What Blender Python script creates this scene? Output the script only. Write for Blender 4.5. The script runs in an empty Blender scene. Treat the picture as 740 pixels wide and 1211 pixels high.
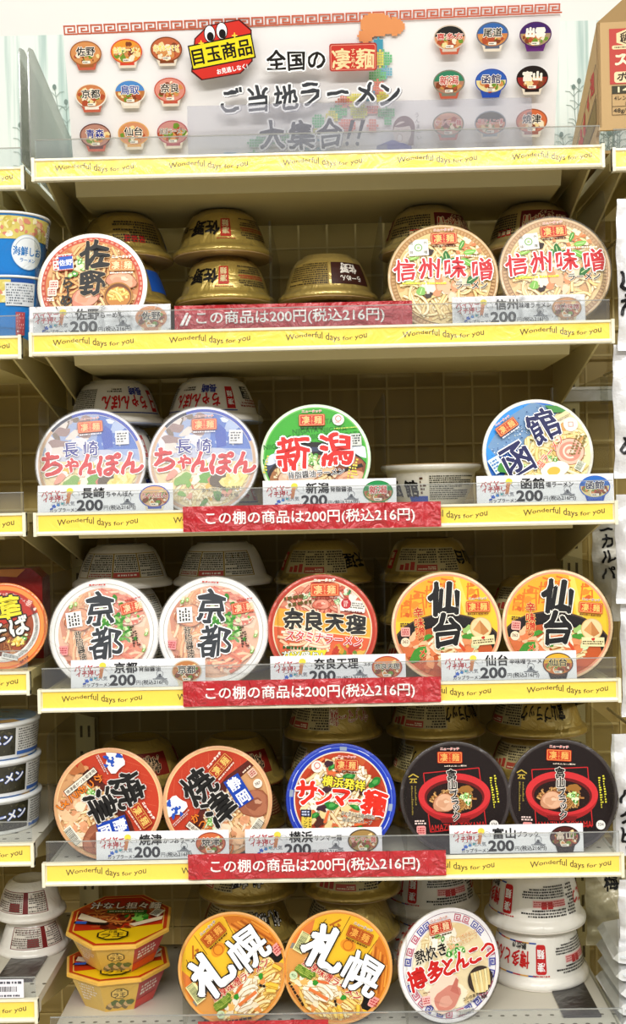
import bpy, math, random
import numpy as np
from mathutils import Matrix, Vector

SC = bpy.context.scene
COL = SC.collection
R2 = math.radians
# ------------------------------------------------------------------ camera
F = 1380.0                      # focal length in pixels of the 740x1211 frame
CAM = Vector((.0043, -1.5057, 1.4005))
YAW, PITCH, ROLL = -.0128, -.013, -.0216
cy, sy, cp, sp = math.cos(YAW), math.sin(YAW), math.cos(PITCH), math.sin(PITCH)
yawm = lambda v: Vector((cy*v[0]+sy*v[1], -sy*v[0]+cy*v[1], v[2]))
fw, up0, rt0 = yawm((0, cp, sp)), yawm((0, -sp, cp)), yawm((1, 0, 0))
rt = math.cos(ROLL)*rt0 + math.sin(ROLL)*up0
up = -math.sin(ROLL)*rt0 + math.cos(ROLL)*up0
cd = bpy.data.cameras.new('camera'); cam = bpy.data.objects.new('camera', cd); COL.objects.link(cam)
m = Matrix.Identity(4)
for i in range(3):
    m[i][0], m[i][1], m[i][2], m[i][3] = rt[i], up[i], -fw[i], CAM[i]
cam.matrix_world = m
cd.sensor_fit = 'VERTICAL'; cd.sensor_height = 36; cd.sensor_width = 36
cd.lens = F/1211*36; cd.clip_start = .05; cd.clip_end = 50
SC.camera = cam
def P(px, py, Y):               # the point on the vertical plane at depth Y that a measured photo pixel shows
    d = fw*F + rt*(px-370) - up*(py-605.5)
    t = (Y-CAM.y)/d.y
    return CAM + d*t
# ------------------------------------------------------------------ light
w = bpy.data.worlds.new('shop_world'); SC.world = w; w.use_nodes = True
bg = w.node_tree.nodes['Background']; bg.inputs[1].default_value = 1
_nt = w.node_tree; _tc = _nt.nodes.new('ShaderNodeTexCoord'); _sx = _nt.nodes.new('ShaderNodeSeparateXYZ'); _cr = _nt.nodes.new('ShaderNodeValToRGB'); _mr = _nt.nodes.new('ShaderNodeMapRange')
_mr.inputs[1].default_value = -1                       # a bright shop ceiling above, dimmer aisles and floor below
for _p, _c in ((0, .10), (.46, .16), (.56, .36), (.70, .80), (.84, 1.5), (1, 1.5)):
    _e = _cr.color_ramp.elements[0] if _p == 0 else _cr.color_ramp.elements[-1] if _p == 1 else _cr.color_ramp.elements.new(_p)
    _e.position = _p; _e.color = (_c, _c*.985, _c*.94, 1)
for _a, _b in ((_tc.outputs['Generated'], _sx.inputs[0]), (_sx.outputs[2], _mr.inputs[0]), (_mr.outputs[0], _cr.inputs[0]), (_cr.outputs[0], bg.inputs[0])): _nt.links.new(_a, _b)
def area(name, loc, rx, sx, sy_, power, col=(1, .98, .94)):
    l = bpy.data.lights.new(name, 'AREA'); l.shape = 'RECTANGLE'; l.size = sx; l.size_y = sy_; l.energy = power; l.color = col
    o = bpy.data.objects.new(name, l); COL.objects.link(o); o.location = loc; o.rotation_euler = (rx, 0, 0)
    return o
area('ceiling_light', (0, -1.7, 3.3), R2(25), 3.8, .2, 16)      # the strip lights over the aisle
area('ceiling_light', (0, -3.6, 3.3), R2(45), 3.8, .2, 105)
vs = SC.view_settings
SC.display_settings.display_device = 'sRGB'
vs.view_transform = 'Standard'; vs.look = 'None'; vs.gamma = 1; vs.exposure = .1; vs.use_curve_mapping = False
SC.cycles.use_denoising = True
SC.cycles.max_bounces = 10; SC.cycles.transparent_max_bounces = 24
SC.cycles.caustics_reflective = False; SC.cycles.caustics_refractive = False
# ------------------------------------------------------------------ materials
def lin(h):
    h = h.lstrip('#'); out = []
    if len(h) == 3: h = ''.join(c*2 for c in h)
    for i in (0, 2, 4):
        c = int(h[i:i+2], 16)/255
        out.append(c/12.92 if c <= .04045 else ((c+.055)/1.055)**2.4)
    return (*out, 1)
MATS = {}
KIND = {'print': (.38, 0, .10), 'paper': (.6, 0, 0), 'gloss': (.3, 0, .3), 'gold': (.30, .55, .8), 'paint': (.45, 0, 0), 'metal': (.3, 1, 0), 'card': (.8, 0, 0), 'vinyl': (.3, 0, .6), 'pouch': (.38, .1, .3)}
def mat(col, kind='print'):
    k = (col, kind)
    if k in MATS: return MATS[k]
    r, me, coat = KIND[kind]
    M = bpy.data.materials.new(kind+'_'+col.lstrip('#')); M.use_nodes = True
    nt = M.node_tree; b = nt.nodes['Principled BSDF']
    ink = lin(col)
    if kind in ('print', 'paper'): ink = tuple(q**1.14 for q in ink[:3])+(1,); b.inputs['Specular IOR Level'].default_value = .22
    b.inputs['Base Color'].default_value = ink; b.inputs['Roughness'].default_value = r; b.inputs['Metallic'].default_value = me
    b.inputs['Coat Weight'].default_value = coat; b.inputs['Coat Roughness'].default_value = .12
    if kind in ('gold', 'vinyl', 'pouch', 'paint', 'card', 'gloss'):
        tc = nt.nodes.new('ShaderNodeTexCoord'); n = nt.nodes.new('ShaderNodeTexNoise'); bu = nt.nodes.new('ShaderNodeBump')
        sc, st, di = {'gold': (34, .55, .006), 'vinyl': (38, .9, .012), 'pouch': (14, .7, .02), 'paint': (300, .05, .001), 'card': (60, .15, .002), 'gloss': (26, .4, .005)}[kind]
        n.inputs['Scale'].default_value = sc; n.inputs['Detail'].default_value = 5
        if kind in ('vinyl', 'gold', 'gloss'): n.inputs['Distortion'].default_value = 1.6
        bu.inputs['Strength'].default_value = st; bu.inputs['Distance'].default_value = di
        nt.links.new(tc.outputs['Object'], n.inputs['Vector']); nt.links.new(n.outputs['Fac'], bu.inputs['Height'])
        if kind == 'paint': nt.links.new(bu.outputs[0], b.inputs['Normal'])
        else:
            nt.links.new(bu.outputs[0], b.inputs['Coat Normal']); nt.links.new(bu.outputs[0], b.inputs['Normal'])
    MATS[k] = M
    return M
def sheer(name, tint, haze, gloss, rough, bump=None, hazecol='#ffffff', cap=1.):
    M = bpy.data.materials.new(name); M.use_nodes = True; nt = M.node_tree; nt.nodes.clear()
    N = nt.nodes.new; L = nt.links.new
    out = N('ShaderNodeOutputMaterial'); tr = N('ShaderNodeBsdfTransparent'); gl = N('ShaderNodeBsdfGlossy'); df = N('ShaderNodeBsdfDiffuse')
    m1 = N('ShaderNodeMixShader'); m2 = N('ShaderNodeMixShader'); fr = N('ShaderNodeLayerWeight')
    tr.inputs[0].default_value = lin(tint); df.inputs[0].default_value = lin(hazecol); gl.inputs['Roughness'].default_value = rough
    m1.inputs[0].default_value = haze
    L(tr.outputs[0], m1.inputs[1]); L(df.outputs[0], m1.inputs[2]); L(m1.outputs[0], m2.inputs[1]); L(gl.outputs[0], m2.inputs[2])
    fr.inputs['Blend'].default_value = gloss
    mn = N('ShaderNodeMath'); mn.operation = 'MINIMUM'; mn.inputs[1].default_value = cap
    L(fr.outputs['Fresnel'], mn.inputs[0]); L(mn.outputs[0], m2.inputs[0])
    if bump:
        tc = N('ShaderNodeTexCoord'); mp = N('ShaderNodeMapping'); n = N('ShaderNodeTexNoise'); bu = N('ShaderNodeBump')
        m0 = N('ShaderNodeMapping'); m0.inputs['Rotation'].default_value = (0, 0, R2(bump[3])); L(tc.outputs['Object'], m0.inputs[0])
        mp.inputs['Scale'].default_value = (bump[0], bump[1], bump[1])
        n.inputs['Scale'].default_value = 1; n.inputs['Detail'].default_value = 3; n.inputs['Distortion'].default_value = .5
        bu.inputs['Strength'].default_value = 1; bu.inputs['Distance'].default_value = bump[2]
        L(m0.outputs[0], mp.inputs[0]); L(mp.outputs[0], n.inputs['Vector']); L(n.outputs['Fac'], bu.inputs['Height'])
        L(bu.outputs[0], gl.inputs['Normal']); L(bu.outputs[0], fr.inputs['Normal'])
    L(m2.outputs[0], out.inputs[0])
    return M
ACRYLIC = sheer('clear_acrylic', '#f6f8f8', .05, .05, .04, None, '#d8d8e0')
DIVIDER = sheer('divider_acrylic', '#f0f0ec', .012, .02, .06, None, '#c0c0b8', .05)
EDGE = sheer('acrylic_edge', '#f0f0f0', .35, .1, .1, None, '#d0d0c8')
SMOKED = sheer('grey_acrylic', '#dcdcd6', .16, .35, .10, None, '#d4d4ce', .55)
MID = sheer('cloudy_shrink_film', '#ffffff', .10, .07, .12, (14, 130, .008, 40), '#ffffff', .18)
FILM = sheer('shrink_film', '#ffffff', .003, .022, .08, (30, 110, .006, 30))
HAZY = sheer('hazy_shrink_film', '#ffffff', .11, .09, .14, (12, 150, .012, 38), '#ffffff', .22)
BAGFILM = sheer('bag_film', '#ffffff', .05, .10, .08, (60, 40, .02, 10))
# ------------------------------------------------------------------ text outlines
TXT = {}
def glyph(s):
    if s in TXT: return TXT[s]
    c = bpy.data.curves.new('lettering_source', 'FONT'); c.body = s; c.size = 1; c.resolution_u = 3
    o = bpy.data.objects.new('lettering_source', c); COL.objects.link(o)
    ev = o.evaluated_get(bpy.context.evaluated_depsgraph_get()); me = ev.to_mesh()
    v = np.array([tuple(q.co)[:2] for q in me.vertices]) if len(me.vertices) else np.zeros((0, 2))
    f = [tuple(p.vertices) for p in me.polygons]
    ev.to_mesh_clear(); bpy.data.objects.remove(o); bpy.data.curves.remove(c)
    TXT[s] = (v, f)
    return v, f
def spread(r):                     # shifts that thicken a letter by r
    if r < .008: return [(0, 0)]
    n = 3 if r < .02 else 4 if r < .035 else 6 if r < .06 else 9
    return [(0, 0)]*(r > .05)+[(r*math.cos(2*math.pi*(k+.5)/n), r*math.sin(2*math.pi*(k+.5)/n)) for k in range(n)]
def rotm(a):
    a = R2(a); return np.array([[math.cos(a), -math.sin(a)], [math.sin(a), math.cos(a)]])
# ------------------------------------------------------------------ Art: flat printing laid on a surface, or any mesh of faces with many inks
class Art:
    def __init__(s, xf, kind='print', eps=1.4e-5, clip=None, base=(0, 0), turn=0):
        s.xf, s.kind, s.eps, s.clip, s.layer = xf, kind, eps, clip, 0
        s.v, s.f, s.mi, s.ms, s.sm = [], [], [], [], []
        s.T = rotm(turn); s.turn = turn
    def slot(s, M):
        if M not in s.ms: s.ms.append(M)
        return s.ms.index(M)
    def raw(s, v3, faces, M, smooth=False):
        n = len(s.v); s.v += [tuple(map(float, q)) for q in v3]; k = s.slot(M)
        for f in faces: s.f.append(tuple(n+i for i in f)); s.mi.append(k); s.sm.append(smooth)
    def flat(s, pts, faces, col, up=True, kind=None, step=1 << 30):
        if len(pts) == 0: return
        if up: s.layer += 1
        pts = np.asarray(pts, float) @ s.T.T
        s.raw([s.xf(p[0], p[1], s.layer*s.eps+(i//step)*1.1e-6) for i, p in enumerate(pts)], faces, mat(col, kind or s.kind))
    def poly(s, pts, col, up=True, clip=True):
        pts = [tuple(p) for p in pts]
        if s.clip and clip and max(p[0]**2+p[1]**2 for p in pts) > s.clip**2:
            n = 64
            for i in range(n):
                a = 2*math.pi*(i+.5)/n; nx, ny, d = math.cos(a), math.sin(a), s.clip*math.cos(math.pi/n)
                out = []
                for j in range(len(pts)):
                    p, q = pts[j], pts[(j+1) % len(pts)]
                    dp, dq = p[0]*nx+p[1]*ny-d, q[0]*nx+q[1]*ny-d
                    if dp <= 0: out.append(p)
                    if dp*dq < 0:
                        t = dp/(dp-dq); out.append((p[0]+t*(q[0]-p[0]), p[1]+t*(q[1]-p[1])))
                pts = out
                if len(pts) < 3: return
        s.flat(pts, [tuple(range(len(pts)))], col, up)
    def ell(s, x, y, rx, ry, col, rot=0, n=40, a0=0, a1=360, up=True):
        t = np.radians(np.linspace(a0, a1, n, endpoint=(a1-a0) < 360))
        p = np.stack([rx*np.cos(t), ry*np.sin(t)], 1) @ rotm(rot).T + (x, y)
        s.poly(p, col, up)
    def ring(s, r0, r1, col, x=0, y=0, n=72, a0=0, a1=360, sx=1):
        t = np.radians(np.linspace(a0, a1, n+1)); c = np.stack([sx*np.cos(t), np.sin(t)], 1)
        s.flat(np.vstack([c*r0, c*r1])+(x, y), [(i, i+1, n+2+i, n+1+i) for i in range(n)], col)
    def rect(s, x, y, w, h, col, rot=0, up=True):
        p = np.array([(-w/2, -h/2), (w/2, -h/2), (w/2, h/2), (-w/2, h/2)]) @ rotm(rot).T + (x, y)
        s.poly(p, col, up)
    def rrect(s, x, y, w, h, r, col, rot=0):
        p = []
        for cx_, cy_, a in ((w/2-r, h/2-r, 0), (-w/2+r, h/2-r, 90), (-w/2+r, -h/2+r, 180), (w/2-r, -h/2+r, 270)):
            for k in range(5): b = R2(a+22.5*k); p.append((cx_+r*math.cos(b), cy_+r*math.sin(b)))
        s.poly(np.array(p) @ rotm(rot).T + (x, y), col)
    def blob(s, x, y, r, col, seed=1, sq=1, rot=0, rough=.25, n=18):
        g = random.Random(seed); a = [g.random()*6.28 for _ in range(3)]
        t = np.linspace(0, 2*math.pi, n, endpoint=False)
        k = r*(1+rough*(.5*np.sin(2*t+a[0])+.35*np.sin(3*t+a[1])+.3*np.sin(5*t+a[2])))
        s.poly(np.stack([k*np.cos(t), k*sq*np.sin(t)], 1) @ rotm(rot).T + (x, y), col)
    def line(s, pts, w, col, up=True, taper=0):
        p = np.asarray(pts, float)
        if s.clip and len(p) > 1:
            if len(p) < 4: p = np.vstack([a+(b-a)*t for a, b in zip(p, p[1:]) for t in np.linspace(0, 1, 9)[:8]]+[p[-1]])
            p = p[np.hypot(p[:, 0], p[:, 1]) < s.clip-w*.5]
        if len(p) < 2: return
        d = np.gradient(p, axis=0); d /= np.maximum(np.linalg.norm(d, axis=1), 1e-9)[:, None]
        n = np.stack([-d[:, 1], d[:, 0]], 1)*w/2
        if taper: n *= (1-taper*np.abs(np.linspace(-1, 1, len(p)))**2)[:, None]
        k = len(p)
        s.flat(np.vstack([p-n, p+n]), [(i, i+1, k+i+1, k+i) for i in range(k-1)], col, up)
    def strands(s, n, x, y, rx, ry, cols, w=.04, ln=.6, seed=1, edge='#a8632e', curl=5., ang=None):
        g = random.Random(seed); lim = (s.clip or 9)-w*.5
        for k in range(n):
            while True:
                a, b = g.uniform(-1, 1), g.uniform(-1, 1)
                if a*a+b*b < 1: break
            px, py, th = x+a*rx, y+b*ry, g.uniform(0, 6.28) if ang is None else R2(ang+g.uniform(-18, 18))
            c = g.uniform(-curl, curl); pts = []
            for j in range(11):
                if ((px-x)/rx)**2+((py-y)/ry)**2 > 1.02 or px*px+py*py > lim*lim: break
                pts.append((px, py)); th += c*ln/10; c += g.uniform(-2, 2); px += math.cos(th)*ln/10; py += math.sin(th)*ln/10
            if len(pts) > 3:
                if edge: s.line(pts, w*1.45, edge)
                s.line(pts, w, g.choice(cols))
    def text(s, t, x, y, h, col, rot=0, w=None, bold=.02, halo=None, hw=.06, brush=0, vert=False, shear=0, sx=1, gap=1.0, wave=0, shade=None):
        if vert:
            n = len(t); d = np.array([0, -1]) @ rotm(rot).T
            for i, ch in enumerate(t):
                o = (i-(n-1)/2)*h*gap
                s.text(ch, x+d[0]*o, y+d[1]*o, h, col, rot, None, bold, halo, hw, brush, False, shear, sx)
            return
        v0, f0 = glyph(t)
        if len(v0) == 0: return
        lo, hi = v0.min(0), v0.max(0); mid = (lo+hi)/2
        if len(t) == 1: mid = np.array([mid[0], .36 if hi[1]-lo[1] < .6 else mid[1]])
        kx = (w/(hi[0]-lo[0]) if w else h)*sx
        bold = bold*.62 if bold < .05 else .031+(bold-.05)*.35; hw *= .8
        for c_, b_, off in ([(shade, bold+hw, (.03*h, -.03*h))] if shade else [])+([(halo, bold+hw, (0, 0))] if halo else [])+[(col, bold, (0, 0))]:
            q = v0-mid
            if brush:
                a, b = q[:, 0].copy(), q[:, 1].copy()
                q = np.stack([a+brush*.045*np.sin(9*b+4*a+1.3)+brush*.02*np.sin(23*b-7*a), b+brush*.05*np.sin(7*a+2*b+.6)+brush*.02*np.sin(19*a+5*b)], 1)
            if shear: q = np.stack([q[:, 0]+shear*q[:, 1], q[:, 1]], 1)
            if wave: q = np.stack([q[:, 0], q[:, 1]*(1+.35*np.cos(q[:, 0]*1.15))+wave*np.sin(-q[:, 0]*.75)], 1)
            sh = spread(b_); n0 = len(q); hk = min(kx, h)
            al = [(q*np.array([kx, h])+np.array(d)*hk) @ rotm(rot).T + (x, y) + np.array(off) for d in sh]
            s.flat(np.vstack(al), [tuple(i+k*n0 for i in p) for k in range(len(sh)) for p in f0], c_, step=n0)
    def arc(s, t, r, a_mid, h, col, bold=.02, step=None, x=0, y=0, flip=False):
        n = len(t); st = step or math.degrees(h*1.02/r)
        for i, ch in enumerate(t):
            a = a_mid+((n-1)/2-i)*st*(-1 if flip else 1)
            s.text(ch, x+r*math.cos(R2(a)), y+r*math.sin(R2(a)), h, col, a-90+(180 if flip else 0), bold=bold)
    def fine(s, x, y, w, h, rows, col, seed=1, rot=0, fill=.72):
        g = random.Random(seed); pts, fs = [], []; dh = h/rows
        for r in range(rows):
            u = 0; yy = h/2-(r+.5)*dh; lim = w*(1 if g.random() < .75 else g.uniform(.5, .9))
            while u < lim-dh*.5:
                l = dh*g.uniform(.35, 1.0)
                for q in ((u, -.32), (u+l, -.32), (u+l, .32), (u, .32)): pts.append((q[0]-w/2, yy+q[1]*dh*g.uniform(.7, 1.1)))
                k = len(pts); fs.append((k-4, k-3, k-2, k-1)); u += l+dh*g.uniform(.12, .5)*(1.6-fill)
        s.flat(np.array(pts) @ rotm(rot).T + (x, y), fs, col)
    def seal(s, x, y, w, rot=0, ground='#c8382a', ink='#f2d79a', frame='#f2d79a', small=True, strap='#6a3018'):
        h = w*.42; T = lambda a, b: tuple(np.array([a, b]) @ rotm(rot).T + (x, y))
        s.rrect(x, y, w*1.06, h*1.14, h*.12, ground, rot); s.rrect(x, y, w*.99, h*1.0, h*.1, frame, rot); s.rrect(x, y, w*.955, h*.92, h*.09, ground, rot)
        for ch, o in (('凄', -.25), ('麺', .25)): s.text(ch, *T(o*w, 0), h*.82, ink, rot, bold=.03, brush=.5)
        s.text('すごめん', *T(0, 0), h*.2, ink, rot, bold=.02, vert=True)
        if small:
            s.text('ニュータッチ', *T(0, h*.86), h*.3, '#c03028' if small is True else small, rot, w=w*.8, bold=.035, halo='#fff4ea', hw=.09)
            s.fine(*T(0, -h*.76), w*.95, h*.24, 1, strap, 5, rot)
    def barcode(s, x, y, w, h, rot=0, col='#30302c', ground='#f6f2e2'):
        s.rect(x, y, w*1.12, h*1.25, ground, rot); g = random.Random(3); u = -w/2; pts, fs = [], []
        while u < w/2:
            l = w*g.choice((.012, .02, .035)); pts += [(u, -h*.35), (u+l, -h*.35), (u+l, h*.5), (u, h*.5)]; k = len(pts); fs.append((k-4, k-3, k-2, k-1)); u += l+w*g.choice((.015, .025))
        s.flat(np.array(pts) @ rotm(rot).T + (x, y), fs, col); 
    def stamp(s, x, y, r, col='#e0a0a0', ink='#b03030', t='熟成', rot=0):
        s.rrect(x, y, r*2, r*2, r*.3, col, rot); s.fine(x, y, r*1.5, r*1.4, 3, ink, 4, rot)
    def box(s, c, d, M, rot=None):
        v = [(c[0]+a*d[0]/2, c[1]+b*d[1]/2, c[2]+e*d[2]/2) for a in (-1, 1) for b in (-1, 1) for e in (-1, 1)]
        s.raw(v, [(0, 1, 3, 2), (4, 6, 7, 5), (0, 4, 5, 1), (2, 3, 7, 6), (0, 2, 6, 4), (1, 5, 7, 3)], M)
    def prism(s, prof, a0, a1, M, axis=0):   # a side profile pushed along an axis
        n = len(prof); mk = (lambda p, t: (t, p[0], p[1])) if axis == 0 else (lambda p, t: (p[0], t, p[1])) if axis == 1 else (lambda p, t: (p[0], p[1], t))
        v = [mk(p, a0) for p in prof]+[mk(p, a1) for p in prof]
        s.raw(v, [tuple(range(n))[::-1], tuple(range(n, 2*n))]+[(i, (i+1) % n, n+(i+1) % n, n+i) for i in range(n)], M)
    def lathe(s, prof, M, n=56, caps=True):
        v = [(r*math.cos(2*math.pi*j/n), r*math.sin(2*math.pi*j/n), z) for r, z in prof for j in range(n)]
        f = [(i*n+j, i*n+(j+1) % n, (i+1)*n+(j+1) % n, (i+1)*n+j) for i in range(len(prof)-1) for j in range(n)]
        s.raw(v, f, M, True)
        if caps:
            k = len(prof)-1
            s.raw(v[:n], [tuple(range(n))[::-1]], M); s.raw(v[k*n:], [tuple(range(n))], M)
    def tube(s, pts, r, M, n=10):
        pts = [Vector(p) for p in pts]; v, f = [], []
        for i, p in enumerate(pts):
            d = (pts[min(i+1, len(pts)-1)]-pts[max(i-1, 0)]).normalized(); a = d.orthogonal().normalized(); b = d.cross(a)
            v += [p+r*(a*math.cos(2*math.pi*j/n)+b*math.sin(2*math.pi*j/n)) for j in range(n)]
        k = len(pts)
        f = [(i*n+j, i*n+(j+1) % n, (i+1)*n+(j+1) % n, (i+1)*n+j) for i in range(k-1) for j in range(n)]
        s.raw(v, f+[tuple(range(n))[::-1], tuple(range((k-1)*n, k*n))], M, True)
    def mesh(s, name):
        me = bpy.data.meshes.new(name); me.from_pydata(s.v, [], s.f)
        for M in s.ms: me.materials.append(M)
        me.polygons.foreach_set('material_index', s.mi); me.polygons.foreach_set('use_smooth', s.sm)
        me.update(); return me
    def build(s, name, parent=None, loc=(0, 0, 0), rot=(0, 0, 0)):
        return put(s.mesh(name), name, parent, loc, rot)
def put(me, name, parent=None, loc=(0, 0, 0), rot=(0, 0, 0)):
    o = bpy.data.objects.new(name, me); COL.objects.link(o); o.location = loc; o.rotation_euler = rot
    if parent: o.parent = parent
    return o
XYZ = lambda u, v, k: (u, v, k)
def tag(o, label, cat, group=None, kind=None):
    o['label'] = label; o['category'] = cat
    if group: o['group'] = group
    if kind: o['kind'] = kind
    return o
def thing(name, loc, label, cat, group=None, rot=(0, 0, 0)):
    o = bpy.data.objects.new(name, None); o.empty_display_size = .03; COL.objects.link(o); o.location = loc; o.rotation_euler = rot
    return tag(o, label, cat, group)
def solid(): return Art(XYZ)
# ------------------------------------------------------------------ the setting
FRONT = [.035, 0, 0, 0, 0, 0]                                        # depth of each shelf's front edge
ZB = [1.8225, 1.5889, 1.3573, 1.1289, .9036, .674]                   # height of the bottom of each price rail
RAIL = .030
DKH = [.029, .0235, .0215, .0235, .0225, .029]                     # deck above the foot of its rail
DECK = [z+h for z, h in zip(ZB, DKH)]
HB = .375                                                            # half the bay
ZL = [P(15, y, 0).z for y in (217, 425, 634, 821, 1023, 1207)]       # the same for the bay on one side
YB = .36
A = solid(); A.box((0, -1, -.03), (8, 6, .06), mat('#b9b2a4', 'paint')); o = A.build('floor'); o['kind'] = 'structure'
A = solid(); A.box((0, .50, 1.5), (8, .06, 3.1), mat('#e2e0d9', 'paint')); o = A.build('wall_back'); o['kind'] = 'structure'
# ------------------------------------------------------------------ the shelving
IVORY = mat('#c6b984', 'paint'); RAILM = mat('#ece6cc', 'gloss'); YEL = '#f9da58'
X0, X1 = -1.14, 1.14
g = thing('gondola_frame', (0, YB, 0), 'beige steel shelving back with wire grid and slotted uprights behind all the bowls', 'shelving')
A = solid(); A.box((0, .012, 1.0), (2.28, .008, 1.72), mat('#ab9450', 'paint')); A.build('back_panel', g)
A = solid(); W = mat('#bda96a', 'paint')
for i in range(-25, 26):
    A.box((i*.045+.012, -.010, 1.2), (.0032, .0032, 1.28), W)
for j in range(28): A.box((0, -.0072, .58+j*.045), (2.27, .0032, .0032), W)
A.build('wire_grid', g)
for x in (-1.14, -.384, .384, 1.14):
    A = solid(); A.box((x, -.028, .95), (.03, .03, 1.9), IVORY)
    for j in range(36): A.box((x-.006, -.0432, .4+j*.04), (.004, .0005, .018), mat('#4a4022', 'paint')); A.box((x+.006, -.0432, .4+j*.04), (.004, .0005, .018), mat('#4a4022', 'paint'))
    A.build('upright', g)
# printed board above the shelves
zt = P(40, 40, YB-.03).z; hb = thing('header_board', (0, YB-.02, DECK[0]), 'pale green wood-print board with fine plant drawings standing behind the poster', 'board')
M = bpy.data.materials.new('wood_print'); M.use_nodes = True; nt = M.node_tree; b = nt.nodes['Principled BSDF']; b.inputs['Roughness'].default_value = .5
tc = nt.nodes.new('ShaderNodeTexCoord'); mp = nt.nodes.new('ShaderNodeMapping'); n = nt.nodes.new('ShaderNodeTexNoise'); cr = nt.nodes.new('ShaderNodeValToRGB')
mp.inputs['Scale'].default_value = (60, 60, 2.2); n.inputs['Scale'].default_value = 1.5; n.inputs['Detail'].default_value = 5
cr.color_ramp.elements[0].position = .34; cr.color_ramp.elements[0].color = lin('#a6bdb6'); cr.color_ramp.elements[1].position = .52; cr.color_ramp.elements[1].color = lin('#d9e2dc')
for a_, b_ in ((tc.outputs['Object'], mp.inputs[0]), (mp.outputs[0], n.inputs['Vector']), (n.outputs['Fac'], cr.inputs[0]), (cr.outputs[0], b.inputs['Base Color'])): nt.links.new(a_, b_)
A = solid(); A.box((0, 0, (zt-DECK[0])/2), (2.26, .008, zt-DECK[0]), M); bp = A.build('board_panel', hb)
rg = random.Random(8)
for sx, n_ in ((-.43, 12), (.42, 10), (.47, 8)):
    A = Art(lambda u, v, k: (u, -.0045-k, v), 'paper')
    for i in range(n_):
        x = sx+rg.uniform(-.05, .05); z0 = rg.uniform(.0, .02); h = rg.uniform(.08, .2); q = [(x+.01*math.sin(t*2+i)*t+rg.uniform(-.001, .001), z0+h*t) for t in np.linspace(0, 1, 10)]
        A.line(q, .0009, '#8f9f98')
        for t in (.5, .65, .8, .92):
            p = (x+.01*math.sin(t*2+i)*t, z0+h*t)
            for d in (-1, 1): A.line([p, (p[0]+d*.006, p[1]+.007), (p[0]+d*.013, p[1]+.008)], .0008, '#8f9f98')
        A.ell(q[-1][0], q[-1][1], .003, .0042, '#7f908a')
    A.build('plant_drawing', hb)
LET = 'Wonderful days for you'
def shelf(x0, x1, zb, yf, label, first=0, cards=True, depth=.314, dk=.029, DM=None):
    cx_ = (x0+x1)/2; L = x1-x0
    t = thing('shelf', (cx_, yf, zb), label, 'shelf', 'shelves with yellow price rails')
    d = depth-yf; e = dk-.029
    A = solid()
    A.prism([(.002, .006), (.018, .006), (.018, .017+e), (d, .017+e), (d, .029+e), (.002, .029+e)], -L/2+.002, L/2-.002, DM or IVORY)
    A.prism([(.055, -.006), (.25, -.006), (.258, .017+e), (.047, .017+e)], -L/2+.045, L/2-.045, IVORY)
    for r, yy in enumerate((.018, .045, .30)):
        n_ = int(L/.0165)
        for i in range(n_):
            x = -L/2+.012+i*.0165+(.008 if r % 2 else 0); q = [(x+.0032*math.cos(k*math.pi/4), yy+.0026*math.sin(k*math.pi/4), .02906+e) for k in range(8)]
            A.raw(q, [tuple(range(8))], mat('#5b5540', 'paint'))
    A.build('deck', t)
    A = solid()
    A.prism([(0, 0), (-.0075, .0005), (-.0085, .003), (-.0075, .0055), (-.004, .006), (-.004, .0262), (-.0065, .027), (-.0065, .0298), (0, .030)], -L/2, L/2, RAILM)
    for s in (-1, 1): A.box((s*(L/2-.002), -.0046, .015), (.004, .0092, .031), RAILM)
    pr = A.build('price_rail', t)
    A = Art(lambda u, v, k: (u, -.0042-k, v), 'gloss')
    A.rect(0, .0161, L-.011, .0199, YEL)
    n_ = max(1, round(L/.15))
    for i in range(n_):
        A.text(LET, -L/2+.082+i*.15, .0163, .0098, '#544c28', w=.104, bold=.022, wave=.28)
    A.build('rail_strip', pr)
    A = solid(); A.box((0, .0005, .042), (L-.008, .0016, .030), ACRYLIC); A.box((0, .0005, .0562), (L-.008, .0018, .0012), EDGE); A.build('front_guard', t)
    for s in (-1, 1):
        A = solid(); A.prism([(.012, .014), (d+.0, .014), (d+.0, -.062), (d-.03, -.062), (.012, .002)], s*(L/2-.016)-.0015, s*(L/2-.016)+.0015, IVORY)
        A.build('bracket', t)
    return t
RN = ['topmost under the poster', 'second from the top under the three stacked gold bowls', 'third from the top under the green bowl', 'fourth from the top under the two yellow bowls', 'fifth from the top under the two black bowls', 'lowest under the octagonal bowls']
for i in range(6): shelf(-HB, HB, ZB[i], FRONT[i], 'beige shelf with yellow rail, '+RN[i], dk=DKH[i], DM=mat('#cdc8b8', 'paint') if i > 3 else None)
LN = ['topmost side shelf beside the poster end', 'side shelf under the two blue cups', 'bare side shelf beside the blue and red lettered bowls', 'side shelf under the orange bowl', 'side shelf under the three dark cups', 'lowest side shelf under the two small white bowls']
for i in range(6): shelf(-HB-.010-.75, -HB-.010, ZL[i], FRONT[i], 'beige shelf with yellow rail, '+LN[i], DM=mat('#cdc8b8', 'paint') if i > 3 else None)
shelf(HB+.010, HB+.76, P(728, 204, .035).z, .035, 'beige shelf with yellow rail, short stretch under the cardboard carton')
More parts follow.
